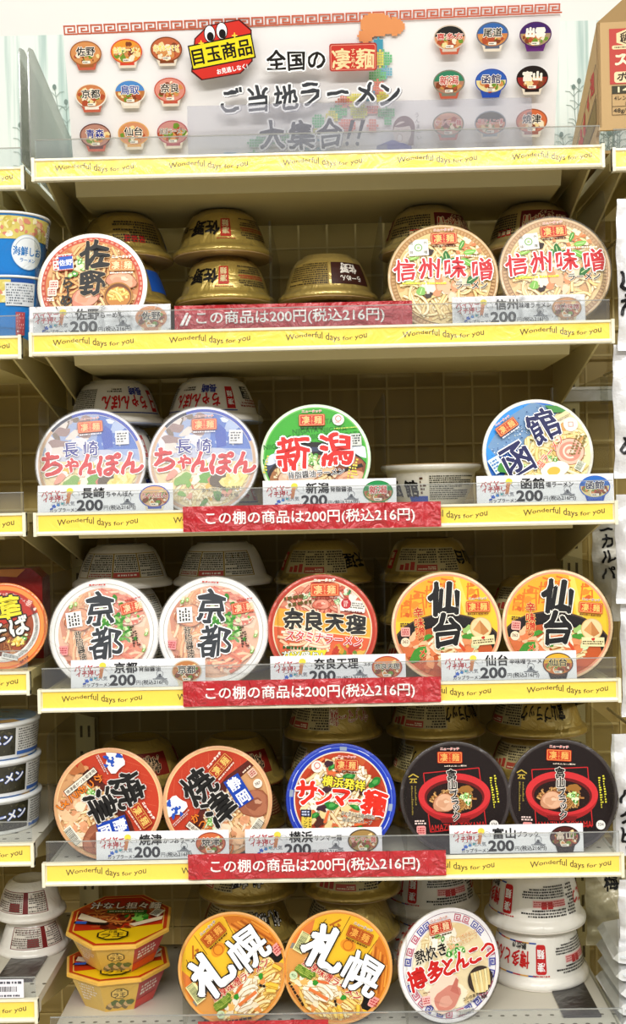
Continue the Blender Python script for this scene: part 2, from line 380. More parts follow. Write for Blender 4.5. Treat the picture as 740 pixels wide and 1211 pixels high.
# clear side panels
def divider(x, zd, label, h=.155, y0=.012, y1=.325, M=DIVIDER, top=None):
    r = .014; prof = [(y0, 0), (y1, 0), (y1, h)]
    for k in range(6):
        a = R2(90+18*k); prof.append((y0+r+r*math.cos(a), h-r+r*math.sin(a)))
    if top: prof = [(y0, 0), (y1, 0), (y1, top), (y0+.025, h), (y0+.006, h-.004), (y0, h-.012)]
    A = solid(); A.prism(prof, -.001, .001, M)
    o = A.build('clear_divider', None, (x, 0, zd)); tag(o, label, 'shelf divider', 'clear dividers between the bowls')
def px_x(px, Y, py=600): return P(px, py, Y).x
divider(-HB+.006, DECK[1], 'clear upright side panel between the blue cups and the tan-rimmed bowl', .15)
divider(-HB+.006, DECK[2], 'clear upright side panel at the outer side of the hazy blue and red lettered bowl')
divider(-HB+.006, DECK[3], 'clear upright side panel between the orange bowl and the wrapped white bowl', .152)
divider(-HB+.006, DECK[4], 'clear upright side panel between the dark cups and the orange-red fish bowl', .17)
divider(HB-.006, DECK[1], 'clear upright side panel beside the end brown-rimmed bowl on the second shelf', .178)
divider(HB-.006, DECK[2], 'clear upright side panel beside the blue bowl with navy characters', .172)
divider(HB-.006, DECK[3], 'clear upright side panel beside the end yellow bowl', .15)
divider(HB-.006, DECK[4], 'clear upright side panel beside the end black bowl', .17)
divider(HB-.006, DECK[5], 'clear upright side panel beside the white bowls on the lowest shelf', .155)
DV = [(1, 326, .15, 'between the gold stack of three bowls and the single brown-panel bowl'), (1, 457, .152, 'between the brown-panel bowl and the first brown-rimmed bowl'),
      (2, 309, .15, 'beside the green bowl'), (2, 456, .155, 'between the green bowl and the low white bowl'), (3, 326, .15, 'between the wrapped white bowls and the red-rimmed bowl'),
      (3, 452, .15, 'between the red-rimmed bowl and the first yellow bowl'), (4, 329, .16, 'between the orange-red bowls and the blue-rimmed bowl'), (4, 472, .16, 'between the blue-rimmed bowl and the first black bowl'),
      (5, 204, .15, 'between the octagonal bowls and the orange-yellow bowls'), (5, 469, .15, 'between the orange-yellow bowls and the white lettered bowl')]
for r, px, h, d in DV: divider(px_x(px, .02), DECK[r], 'thin clear upright panel '+d, h)
zs = P(20, 52, .04).z-DECK[0]
divider(-HB-.004, DECK[0]+.001, 'grey translucent end panel with sloped top beside the poster', zs, .04, .34, SMOKED, zs*.62)
divider(-HB-.016, DECK[0]+.001, 'second grey translucent end panel behind the one beside the poster', zs, .04, .34, SMOKED, zs*.62)
# ------------------------------------------------------------------ small printed bowls used on cards and on the poster
def mini(A, x, y, w, rim, bgc, title, tcol, halo='#fff6e8', top=None, body='#e8dcc0', food='#d99a5c', seed=1, rot=0):
    k = w/2
    A.poly([(x-k*.8, y-k*.1), (x+k*.8, y-k*.1), (x+k*.52, y-k*.98), (x-k*.52, y-k*.98)], body)
    A.rect(x, y-k*.72, k*.9, k*.2, rim)
    A.ell(x, y, k, k*.74, rim, rot, 36); A.ell(x, y, k*.93, k*.67, bgc, rot, 36)
    if top: A.ell(x, y, k*.93, k*.67, top, rot, 20, 5, 175)
    g = random.Random(seed)
    for i in range(34):
        a, r = (g.uniform(3.3, 6.2) if top or i % 2 else g.uniform(0, 6.3)), g.uniform(.1, .8)
        A.blob(x+k*r*math.cos(a), y+k*.6*r*math.sin(a)-k*.03, k*g.uniform(.08, .2), g.choice([food, food, '#f0d9a0', '#b85a38', '#7a9a3a', '#f4e6cc', '#8a4a2a']), i)
    if len(title) <= 2: A.text(title, x, y+k*.12, k*.55, tcol, w=k*(1.15 if len(title) == 2 else .6), bold=.05, halo=halo, hw=.07)
    else: A.text(title, x, y+k*.08, k*.38, tcol, w=k*1.62, bold=.05, halo=halo, hw=.08)
    A.rrect(x, y-k*.52, k*.5, k*.17, k*.04, '#f6efe0'); A.fine(x, y-k*.52, k*.42, k*.1, 1, '#4a4038', 2)
def meander(A, x, y, s, col, rot=0, wide=1.):
    T = lambda p: (np.array(p)*(wide, 1)) @ rotm(rot).T*s+(x, y)
    for q in ([(-.5, -.42), (-.5, .42), (.38, .42), (.38, -.2), (-.18, -.2), (-.18, .12), (.08, .12)],): 
        for a, b in zip(q, q[1:]):
            a, b = np.array(a), np.array(b); d = (b-a)/np.linalg.norm(b-a)*.075
            A.line([T(a-d), T(b+d)], s*.15, col)
    A.line([T((-.5, -.42)), T((.62, -.42))], s*.15, col); 
# ------------------------------------------------------------------ the poster
s_ = 1.60/F
LEAN = R2(17)
PC = (367, 110); cr_, sr_ = math.cos(ROLL), math.sin(ROLL)
def Q(x, y):                      # measured on the photo -> metres on the poster sheet
    a, b = (x-PC[0])*s_, (PC[1]-y)*s_
    f = 1+b*math.sin(LEAN)/1.6
    a, b = a/f, b/f
    return (a*cr_-b*sr_, a*sr_+b*cr_/math.cos(LEAN))
pc = P(PC[0], PC[1], .098)
A = Art(lambda u, v, k: (u, -.0008-k, v), 'paper')
def ptext(t, x, y, h, col, **k): u, v = Q(x, y); A.text(t, u, v, h*s_, col, **k)
def pq(x, y, dx=0): return Q(x, y)
ROT = 0
sheet = [Q(75, 35), Q(662, 13), Q(652, 204), Q(88, 204)]
B = solid(); B.prism(sheet, -.0006, .0004, mat('#f2efee', 'paper'), 1)
poster = thing('promotional_poster', pc, 'large white poster with rows of printed bowls and a dotted map on the top shelf', 'poster', None, (LEAN, 0, 0))
B.build('sheet', poster)
for i in range(37):
    t = i/36.; x, y = 84+t*570, 42.5-t*21
    u, v = Q(x, y); meander(A, u, v, 10.5*s_, '#c9694a', 0, 1.3)
# dotted map
rg = random.Random(4)
MAPC = [(445, 38, 20, 13, '#e7a06a'), (432, 50, 9, 7, '#e7a06a'), (466, 40, 12, 9, '#e7a06a'), (447, 59, 6, 7, '#5aa8be'), (453, 74, 11, 9, '#7cc48e'), (449, 74, 5, 9, '#e8e07a'), (456, 88, 7, 6, '#86bccc'), (446, 92, 10, 7, '#8cc890'),
        (446, 105, 10, 9, '#e89a8a'), (436, 112, 7, 8, '#8ab8d2'), (452, 116, 9, 7, '#e8e07a'), (420, 118, 10, 8, '#e8e07a'), (406, 120, 9, 7, '#e89a8a'), (400, 130, 10, 7, '#7cc48e'), (440, 128, 9, 5, '#e89a8a'), (456, 131, 11, 6, '#90cc9c'), (424, 130, 10, 8, '#d4d878'), (458, 140, 5, 5, '#86c898'), (392, 136, 8, 8, '#e8e07a'),
        (376, 140, 7, 7, '#86c898'), (410, 145, 10, 8, '#e89a8a'), (395, 150, 9, 6, '#86c898'), (385, 160, 9, 9, '#78b8d0'), (362, 152, 16, 6, '#d4d878'), (340, 157, 16, 6, '#8cc890'), (440, 145, 6, 8, '#e8a090'), (316, 160, 14, 6, '#86c898'), (302, 163, 10, 5, '#7cbc8a'), (370, 175, 16, 7, '#88c0d0'), (272, 180, 12, 7, '#58a0c0'), (284, 185, 10, 6, '#e8e07a'), (300, 180, 8, 9, '#8cc890')]
for mx, my, rx, ry, c in MAPC:
    pts, fs = [], []
    st = 2.9 if my > 66 else 2.2
    for i in range(-8, 9):
        for j in range(-6, 7):
            dx, dy = i*st, j*st
            if (dx/rx)**2+(dy/ry)**2 < 1:
                e = .42*st if my > 66 else .52*st
                for a, b in ((-e, -e), (e, -e), (e, e), (-e, e)): pts.append(Q(mx+dx+a, my+dy+b))
                k = len(pts); fs.append((k-4, k-3, k-2, k-1))
    A.flat(np.array(pts), fs, c)
BW = 37*s_
ML = [(103, 70, '#a86a38', '#d99a62', '佐野', '#28201c'), (151, 68, '#d8523a', '#e8a03c', '台湾ラーメン', '#f4e23c'), (198, 66, '#8a4a20', '#c87048', '台湾まぜそば', '#f0d83c'),
      (109, 115, '#efe9dc', '#d08a58', '京都', '#26261f'), (155, 111, '#efe9dc', '#c0804a', '鳥取', '#3858a8'), (202, 109, '#c86048', '#e09888', '奈良', '#4a3830'),
      (114, 157, '#6a3a34', '#c09080', '青森', '#343c98'), (159, 155, '#e0b070', '#d89870', '仙台', '#2a2420'), (205, 154, '#b86a70', '#d09890', '尾道ラーメン', '#7a6a68'),
      (117, 196, '#b04a3c', '#d8906a', '', ''), (162, 195, '#8a6a50', '#d8b080', '', ''), (208, 194, '#b05a58', '#d89888', '', '')]
MR = [(530, 55, '#d8c8b8', '#d89870', '喜多方', '#c83830'), (580, 52, '#6a7080', '#d08a50', '尾道', '#2a2824'), (630, 52, '#5a2868', '#b09878', '出雲', '#f0ece4'),
      (529, 102, '#8a8a78', '#b88870', '新潟', '#c86058'), (578, 101, '#3a58a8', '#e8d8a0', '函館', '#2c3468'), (626, 98, '#2c1c18', '#a03028', '富山', '#f0e8dc'),
      (528, 146, '#8a9080', '#d8a890', 'サンマー麺', '#d05a58'), (577, 145, '#98a0a8', '#d89a78', '横浜とんこつ家', '#d03a30'), (625, 143, '#a85a38', '#d8784a', '焼津', '#2c2420'),
      (528, 189, '#c08078', '#d8a090', '', ''), (577, 188, '#b86050', '#d88868', '', ''), (625, 187, '#b07868', '#d8a080', '', '')]
for i, (x, y, rim, bgc, t, tc_) in enumerate(ML+MR):
    u, v = Q(x, y); mini(A, u, v+.003, BW, rim, bgc, t or 'ー', tc_ or bgc, top={14: '#4a2a70', 13: '#3f6fb0', 16: '#3a68b8', 15: '#3f8a68', 12: '#2c2a28', 4: '#5a94d0', 17: '#241814', 19: '#4a4420'}.get(i), body={16: '#2c58b8', 14: '#6a2a7a'}.get(i, '#e6dac8' if i % 3 else '#c86a50'), seed=i+3)
# red octagon emblem
oc = [Q(x, y) for x, y in ((248, 39), (285, 33), (299, 44), (300, 77), (286, 90), (240, 97), (228, 88), (232, 53))]
A.poly(oc, '#5a1410'); ce = np.mean(oc, 0); A.poly([ce+(np.array(p)-ce)*.955 for p in oc], '#d83c30')
u, v = Q(264, 67); A.rect(u, v, 75*s_, 27*s_, '#1c1410', 9); A.rect(u, v, 72*s_, 24*s_, '#f4e02c', 9); A.text('目玉商品', u, v, 19*s_, '#161210', 9, w=69*s_, bold=.055)
ptext('お見逃しなく!', 276, 85, 6.4, '#ffffff', rot=9, bold=.05, w=36*s_)
for x, y in ((250, 48), (264, 45)):
    u, v = Q(x, y); A.ell(u, v, 6.8*s_, 9.4*s_, '#201412'); A.ell(u, v, 5.8*s_, 8.4*s_, '#ffffff'); A.ell(u+.6*s_, v-3.2*s_, 4*s_, 5*s_, '#181210')
for x, y in ((240, 58), (279, 50)):
    u, v = Q(x, y)
    for a in (0, 90): A.ell(u, v, 3.4*s_, .9*s_, '#f8d84a', a)
# heading
ptext('全国の', 350, 76, 23, '#26221f', bold=.05, halo='#ffffff', hw=.08, w=67*s_, brush=.6, shade='#c9c4c4')
u, v = Q(417, 73); A.rrect(u, v, 55*s_, 30*s_, 3*s_, '#b8453a'); A.rrect(u, v, 52*s_, 27*s_, 2.4*s_, '#e8a08a'); A.rrect(u, v, 50.6*s_, 25.6*s_, 2.2*s_, '#cc4438')
for ch, x in (('凄', 403), ('麺', 431)): ptext(ch, x, 75-(x-403)*.02, 23, '#f6dfae', bold=.04, brush=.5)
ptext('すごめん', 417, 74, 5.2, '#f6dfae', vert=True, bold=.03)
for ch, x, y in zip('ご当地ラーメン', (276, 306, 338, 367, 399, 430, 460), (117, 117, 115, 112, 111, 111, 112)): ptext(ch, x, y, 30, '#4b4d52', bold=.045, halo='#ffffff', hw=.07, brush=.8, shade='#b0adb2')
for ch, x, y in zip('大集合', (322, 356, 390), (155, 155, 153)): ptext(ch, x, y, 33, '#4b4d52', bold=.045, halo='#ffffff', hw=.07, brush=.8, shade='#b0adb2')
for x in (409, 421):
    a = [Q(x+5, 139), Q(x+10, 139), Q(x+3, 159), Q(x, 159)]; A.poly(a, '#4b4d52'); u, v = Q(x+.5, 164); A.ell(u, v, 2.2*s_, 2.2*s_, '#4b4d52')
for x in (288, 302, 318):
    u, v = Q(x, 189); A.ring(7*s_, 9.4*s_, '#6a6c72', u, v, 24)
# drawing of a woman eating
def pp(l, c): A.poly([Q(*q) for q in l], c)
pp([(446, 166), (462, 160), (484, 166), (490, 184), (444, 184)], '#7a78c0'); pp([(444, 166), (456, 164), (457, 182), (444, 182)], '#a8a8c4')
u, v = Q(476, 148); A.ell(u, v, 13*s_, 14*s_, '#a08888'); pp([(482, 146), (488, 150), (487, 166), (481, 166)], '#a08888')
u, v = Q(474, 152); A.ell(u, v, 10.5*s_, 12*s_, '#f0e4e0'); pp([(464, 146), (484, 139), (486, 145), (470, 147)], '#a08888')
for x in (469, 478): ptext('ー', x, 150, 5, '#6a5050', bold=.02)
u, v = Q(471, 158); A.ell(u, v, 3.5*s_, 4.5*s_, '#b89090'); A.ell(u, v, 3*s_, 4*s_, '#f8f0ee'); u, v = Q(479, 156); A.ell(u, v, 3*s_, 5.5*s_, '#f2e6e2', 15)
pp([(470, 176), (478, 170), (488, 170), (482, 182)], '#5a58b0')
for ch, y in zip('うんま〜い', (134, 140, 146, 152, 158)): ptext(ch, 491+(y-134)*.12, y, 6, '#6a666a', bold=.01)
A.build('poster_printing', poster)
# clear pockets hung in front of the poster
o = solid(); o.box((0, 0, 0), (.46, .0006, .075), sheer('clear_pocket', '#f0f0f2', .16, .06, .1, None, '#cfcfda')); q = P(425, 152, .062); q.z = DECK[0]+.038
tag(o.build('clear_pocket', None, q), 'long clear plastic pocket standing before the lower half of the poster', 'plastic pocket')
# ------------------------------------------------------------------ noodle bowls: one shape, many printings
RB, HBOWL = .073, .060
PROF = [(.0, .004), (.031, .004), (.033, 0), (.036, 0), (.038, .003), (.0445, .0055), (.0485, .010), (.054, .020), (.0590, .032), (.0628, .043), (.0645, .0485), (.0658, .050), (.0700, .0522), (.0722, .0545), (.0730, .0570), (.0728, .0590), (.0715, .0600)]
PZ = [p[1] for p in PROF[3:]]; PR = [p[0] for p in PROF[3:]]
PROF2 = [(.0, .004), (.036, .004), (.038, 0), (.044, 0), (.0495, .0025), (.0535, .0065), (.0560, .012), (.0595, .022), (.0625, .033), (.0648, .043), (.0658, .0485), (.0668, .050), (.0700, .0522), (.0722, .0545), (.0730, .0570), (.0728, .0590), (.0715, .0600)]
def wall2(u, v, k):
    a = u/.058; r = float(np.interp(v, [p[1] for p in PROF2[3:]], [p[0] for p in PROF2[3:]]))+.0009+k
    return (r*math.sin(a), -r*math.cos(a), v)
def wall(u, v, k):                 # u metres round the bowl, v height
    a = u/.058; r = float(np.interp(v, PZ, PR))+.0009+k
    return (r*math.sin(a), -r*math.cos(a), v)
class Wrap(Art):
    def __init__(s, xf=wall, kind='print'): super().__init__(xf, kind, 8e-6)
    def panel(s, a0, a1, z0, z1, col, n=14):
        s.layer += 1; us = np.radians(np.linspace(a0, a1, n+1))*.058; zs_ = np.linspace(z0, z1, 5)
        s.raw([s.xf(u, z, s.layer*s.eps-.0004) for z in zs_ for u in us], [(r*(n+1)+i, r*(n+1)+i+1, (r+1)*(n+1)+i+1, (r+1)*(n+1)+i) for r in range(4) for i in range(n)], mat(col, s.kind))
    def finep(s, a0, a1, z0, z1, rows, col, seed=1): s.fine(R2((a0+a1)/2)*.058, (z0+z1)/2, R2(a1-a0)*.058, z1-z0, rows, col, seed)
    def t(s, t, a, z, h, col, **k): s.text(t, R2(a)*.058, z, h, col, **k)
BOWL = {}
def bowl_mesh(name):
    if name in BOWL: return BOWL[name]
    A = Wrap(wall2 if name == 'hakata' else wall); white = name in ('champon', 'kyoto', 'hakodate', 'hakata', 'small')
    body = mat('#ece8de', 'gloss') if white else mat({'brown': '#c9ae62', 'shinshu': '#cfb873'}.get(name, '#c8ad5a'), 'gold')
    A.lathe(PROF2 if name == 'hakata' else PROF, body, caps=False)
    K, RD, FP = '#1e1a18', '#c0302a', '#4c4334'
    if name == 'sano':
        A.t('佐野', 32, .028, .021, K, bold=.06, brush=1); A.t('らーめん', 64, .027, .012, K, bold=.04)
        A.panel(-4, 10, .016, .041, '#c44434'); A.t('凄', 3, .033, .010, '#ead9a8', bold=.04); A.t('麺', 3, .0225, .010, '#ead9a8', bold=.04); A.finep(-9, 15, .0425, .0445, 1, RD)
        A.finep(-62, -18, .034, .043, 3, FP, 2); A.finep(-62, -18, .027, .033, 2, '#b84a38', 3); A.finep(-62, -18, .014, .026, 4, FP, 4)
        A.panel(100, 150, .014, .044, '#2c62b8'); A.finep(170, 240, .014, .044, 8, FP, 7); A.panel(196, 204, .034, .044, RD); A.panel(206, 214, .034, .044, RD); A.panel(216, 224, .034, .044, RD)
    elif name == 'brown':
        A.panel(-62, -3, .014, .044, '#4a2a22'); A.t('佐野', -30, .0225, .014, '#f2ece2', bold=.05, brush=1); A.t('らーめん', -31, .036, .0085, '#f2ece2', bold=.04)
        A.panel(0, 62, .013, .045, '#a48c4c'); A.finep(2, 60, .014, .044, 10, '#3a3020', 5)
    elif name == 'shinshu':
        A.panel(-110, -24, .013, .045, '#7a2a26'); A.t('信州味噌', -64, .030, .021, '#c83830', w=.072, bold=.06, halo='#f0dcb0', brush=.5); A.t('ラーメン', -64, .0165, .006, '#ead9a8', bold=.04)
        A.finep(-18, 44, .015, .044, 8, FP, 3)
        for a in (-12, -4, 4): A.panel(a, a+6.5, .036, .045, RD); A.t('麺', a+3.2, .0405, .006, '#ead9a8', bold=.02)
        A.panel(52, 66, .014, .042, '#8a2c22'); A.t('凄', 59, .034, .009, '#ead9a8', bold=.03); A.t('麺', 59, .023, .009, '#ead9a8', bold=.03)
    elif name == 'champon':
        A.panel(-52, 66, .0455, .047, '#2c4a9c'); A.t('ちゃんぽん', 4, .033, .021, '#d02c34', w=.066, bold=.07, brush=.6); A.t('長崎', -14, .0165, .012, '#3040a0', bold=.05, brush=.4); A.finep(8, 30, .013, .019, 2, FP, 3)
        A.panel(-50, -38, .014, .044, '#c83034'); A.t('凄', -44, .035, .009, '#fff', bold=.03); A.t('麺', -44, .024, .009, '#fff', bold=.03)
        A.panel(46, 118, .013, .043, '#dcd8cc'); A.finep(47, 117, .0135, .0425, 11, '#44423c', 9)
        A.finep(-112, -60, .030, .042, 3, '#b06a60', 4); A.panel(-84, -66, .013, .030, '#55524c'); A.finep(-82, -68, .014, .029, 5, '#e8e4d8', 4)
    elif name == 'kyoto':
        A.panel(-70, 70, .0115, .0465, '#b59a58')
        for a0, a1 in ((-68, -28), (-26, 8), (10, 46), (48, 68)): A.panel(a0, a1, .0125, .0455, '#e6e2d4'); A.finep(a0+1, a1-1, .0135, .0375, 8, '#4a4a44', int(a0+99)); 
        A.panel(-26, 8, .0385, .0455, '#d0605a'); A.finep(-22, 4, .040, .044, 1, '#fff4ec'); A.finep(11, 45, .039, .0445, 2, '#b84a44', 5); A.finep(-67, -29, .039, .0445, 2, '#3c3c38', 6)
        A.t('京都', 110, .029, .024, K, bold=.06, brush=1)
    elif name == 'hakodate':
        A.t('館', 0, .028, .024, K, bold=.06, brush=.6); A.t('函', -28, .028, .024, K, bold=.06, brush=.6); A.panel(-6, 24, .010, .018, '#2c58c0'); A.finep(14, 22, .020, .044, 5, '#6a4a3a'); A.panel(26, 96, .012, .046, '#e4e0d2'); A.finep(27, 95, .0125, .0455, 12, '#34342e', 8)
    elif name in ('nara', 'sendai', 'sapporo', 'sanma', 'toyama'):
        tt = {'nara': '天理', 'sendai': '仙台', 'sapporo': '札幌', 'sanma': 'サンマー麺', 'toyama': '富山ブラック'}[name]
        tc_ = {'sapporo': '#f4f0e6', 'sanma': RD}.get(name, K)
        A.t(tt, -66 if len(tt) == 2 else -76, .028, .022, tc_, w=None if len(tt) == 2 else .062, bold=.06, halo='#2a2018' if name == 'sapporo' else '#f4ead0' if name == 'sanma' else None, hw=.05, brush=1)
        A.panel(-46, 44, .0125, .0455, '#c9bb8c')
        A.finep(-44, -18, .0135, .0445, 9, FP, 3); A.finep(-15, 12, .0135, .034, 6, FP, 4); A.panel(-15, 12, .036, .0445, '#c05a48'); A.finep(-13, 10, .038, .043, 2, '#f2e6c8', 5)
        for i, a in enumerate((15, 23, 31)): A.panel(a, a+6, .032+.002*i, .0435, '#b84a3c'); 
        A.finep(15, 43, .0135, .030, 5, FP, 6)
        A.panel(52, 66, .016, .042, '#c44434'); A.t('凄', 59, .034, .009, '#ead9a8', bold=.03); A.t('麺', 59, .0235, .009, '#ead9a8', bold=.03)
    elif name == 'yaizu':
        A.panel(20, 120, .014, .044, '#8a2c22'); A.t('焼津', 54, .029, .022, K, bold=.07, halo='#d8b890', hw=.03, brush=1); A.panel(-60, -10, .014, .044, '#9a3a2a'); A.finep(-58, -12, .015, .043, 8, '#d8bc84')
    elif name == 'hakata':
        for q in (-1, 1):
            for i in range(8): A.panel(26+i*10, 36+i*10, .029+q*.0165, .0305+q*.0165, ('#3858a8', '#d8a858', '#c04a5a')[i % 3])
        for c_ in (72, -112): A.t('博多とんこつ', c_, .030, .018, '#cc3030', w=.074, bold=.07, brush=.5)
        A.t('熱炊き', 50, .0165, .0075, K, bold=.05); A.finep(10, 30, .0445, .047, 1, RD)
        A.rrect(R2(20)*.058, .029, .013, .030, .003, '#cc3030'); A.t('凄', 20, .0365, .010, '#fff', bold=.03); A.t('麺', 20, .0235, .010, '#fff', bold=.03)
        A.finep(-58, 0, .036, .045, 3, '#3c3a36', 2); A.panel(-58, -14, .027, .0345, '#f0c4c0'); A.finep(-58, -14, .0275, .034, 3, '#c85a58', 3); A.finep(-58, 0, .012, .0255, 5, '#3c3a36', 4)
        for a in (-40, -32): A.panel(a, a+7, .0285, .036, '#c04040')
        A.finep(-76, -62, .012, .045, 10, '#4a4844', 8)
    elif name == 'small':
        A.panel(-40, 70, .0125, .0465, '#7c2a2a'); A.panel(-38, -2, .0135, .0455, '#e2dcd0'); A.finep(-37, -3, .0145, .0445, 9, '#5a5048', 3); A.panel(8, 68, .0135, .0455, '#ddd6ca'); A.finep(9, 67, .0145, .0445, 9, '#6a5a50', 6); A.panel(14, 36, .03, .044, '#8a3030')
    BOWL[name] = A.mesh('bowl'); return BOWL[name]
LIDBACK = {}
def plain_lid(name):
    if name not in LIDBACK:
        A = solid(); A.lathe([(.0, .0600), (.0712, .0600), (.0722, .0606), (.0712, .0612), (0, .0612)], mat({'yaizu': '#8a3a24', 'champon': '#a8b8d8', 'kyoto': '#e4dcd0', 'hakata': '#e8e0d4'}.get(name, '#c8a878'), 'gloss'), caps=False)
        LIDBACK[name] = A.mesh('lid')
    return LIDBACK[name]
FILMS = {}
def film_mesh(hazy):
    if hazy not in FILMS:
        A = solid(); A.lathe([(.0742, .046), (.0748, .0585), (.0738, .0632), (.070, .0646), (.05, .0652), (.025, .0655), (.0005, .0656)], (HAZY, MID)[hazy-1] if hazy else FILM, 64, False)
        FILMS[hazy] = A.mesh('shrink_wrap')
    return FILMS[hazy]
def lid_art(fn, turn=0, R=.0708):
    A = Art(lambda u, v, k: (u*R, v*R, .0613+k), 'print', 1.3e-5, .985, turn=turn)
    A.lathe([(0, .0600), (.0722, .0600), (.0730, .0604), (.0728, .0610), (.0715, .0612), (0, .0612)], mat(fn.rim, 'gloss'), 72, False)
    fn(A); return A.mesh('lid')
def design(rim):
    def d(f): f.rim = rim; return f
    return d
def norm(cx, cy, R, Ry=None): return lambda x, y: ((x-cx)/R, (cy-y)/(Ry or R))
NOOD = ['#f0cf92', '#e8bd78', '#f4dcaa']
G1 = ['#4f9a3a', '#7fba58', '#a8d080', '#dcebc0']
def greens(A, pts, r, seed=1, cols=G1):
    g = random.Random(seed)
    for i, (x, y) in enumerate(pts):
        for k in range(4):
            a = x+g.uniform(-r, r)*.7, y+g.uniform(-r, r)*.7; rr = r*g.uniform(.35, .65)
            A.ell(*a, rr, rr*.7, cols[(i+k) % len(cols)], g.uniform(0, 180), 16); A.ell(*a, rr*.5, rr*.3, '#eaf4d4', g.uniform(0, 180), 10)
def mix(A, n, x, y, rx, ry, cols, r0=.04, r1=.1, seed=1, sq=.7):
    g = random.Random(seed)
    for i in range(n):
        while True:
            a, b = g.uniform(-1, 1), g.uniform(-1, 1)
            if a*a+b*b < 1: break
        A.blob(x+a*rx, y+b*ry, g.uniform(r0, r1), g.choice(cols), i+seed, g.uniform(sq*.5, 1), g.uniform(0, 180), .4, 12)
def chashu(A, x, y, r, sq=.75, rot=0, c=('#c98868', '#e8b898', '#d49a7c', '#f0cdb4')):
    A.blob(x, y, r*1.06, '#9a5a38', 3, sq, rot, .12); A.blob(x, y, r, c[0], 3, sq, rot, .12); A.blob(x+r*.05, y+r*.05, r*.85, c[1], 5, sq, rot, .2); A.blob(x-r*.1, y, r*.5, c[2], 7, sq, rot+20, .3); A.blob(x+r*.2, y+r*.12, r*.25, c[3], 9, .6, rot, .3)

@design('#f4f0e8')
def sano(A):
    N = norm(324, 322, 289)
    A.ring(0, .95, '#cf5a44')
    for i in range(56): A.ring(.895, .93, '#e8a890', a0=i*6.43, a1=i*6.43+3.6, n=2)
    A.ring(0, .87, '#d58f5c'); A.clip = .86
    mix(A, 26, 0, 0, .85, .85, ['#c87848', '#e0a068', '#bf6f40', '#e8b884'], .06, .16, 2)
    A.strands(150, 0, 0, .84, .84, ['#efc78c', '#e6b574', '#f4d6a2'], .042, .75, 3, '#ad6a38', 5)
    chashu(A, *N(485, 300), .27, .6, -10, ('#d89878', '#e9b697', '#dda283', '#f4d4bc')); chashu(A, *N(290, 390), .25, .8, 20, ('#d89078', '#e8ae94', '#dda283', '#f4d4bc'))
    mix(A, 10, *N(280, 180), .2, .22, ['#e8e8c8', '#c8d890', '#f2eedc'], .05, .1, 4); greens(A, [N(250, 205), N(225, 245), N(265, 185), N(335, 235), N(280, 225)], .1, 5)
    x, y = N(468, 388); A.ell(x, y, .27, .27, '#b8843a'); A.ell(x, y, .245, .245, '#7a4a20'); A.ell(x, y-.02, .225, .2, '#c88a3c'); A.strands(26, x, y+.02, .2, .14, ['#f4e294', '#ecd47a'], .04, .3, 8, '#c89a3c', 3)
    A.rrect(*N(170, 192), .38, .3, .03, '#f4ece6', 5); A.rect(*N(184, 194), .26, .25, '#2f62be', 5); A.text('佐野', *N(184, 194), .125, '#ffffff', 5, bold=.04); A.fine(*N(185, 156), .3, .05, 1, '#c04a44', 3, 5); A.fine(*N(133, 205), .08, .24, 4, '#c04a44', 3, 5); A.fine(*N(184, 236), .26, .045, 1, '#c04a44', 3, 5)
    for x, y in ((122, 316), (113, 356)): A.stamp(*N(x, y), .085, '#f2ded2', '#b84a44')
    A.fine(*N(108, 398), .16, .08, 2, '#fff', 2)
    A.seal(*N(487, 216), .46, 0, '#d08850', '#fbe9bc', '#f6dca0', '#fff0dc', '#fff0e0')
    K = dict(bold=.065, halo='#efd2a8', hw=.02, brush=1)
    A.text('佐', *N(342, 152), .56, '#23211f', **K); A.text('野', *N(330, 316), .5, '#23211f', **K)
    for ch, q in zip('らーめん', ((196, 306), (196, 352), (190, 402), (186, 460))): A.text(ch, *N(*q), .24, '#23211f', bold=.05, brush=.6, rot=-90 if ch == 'ー' else 0)
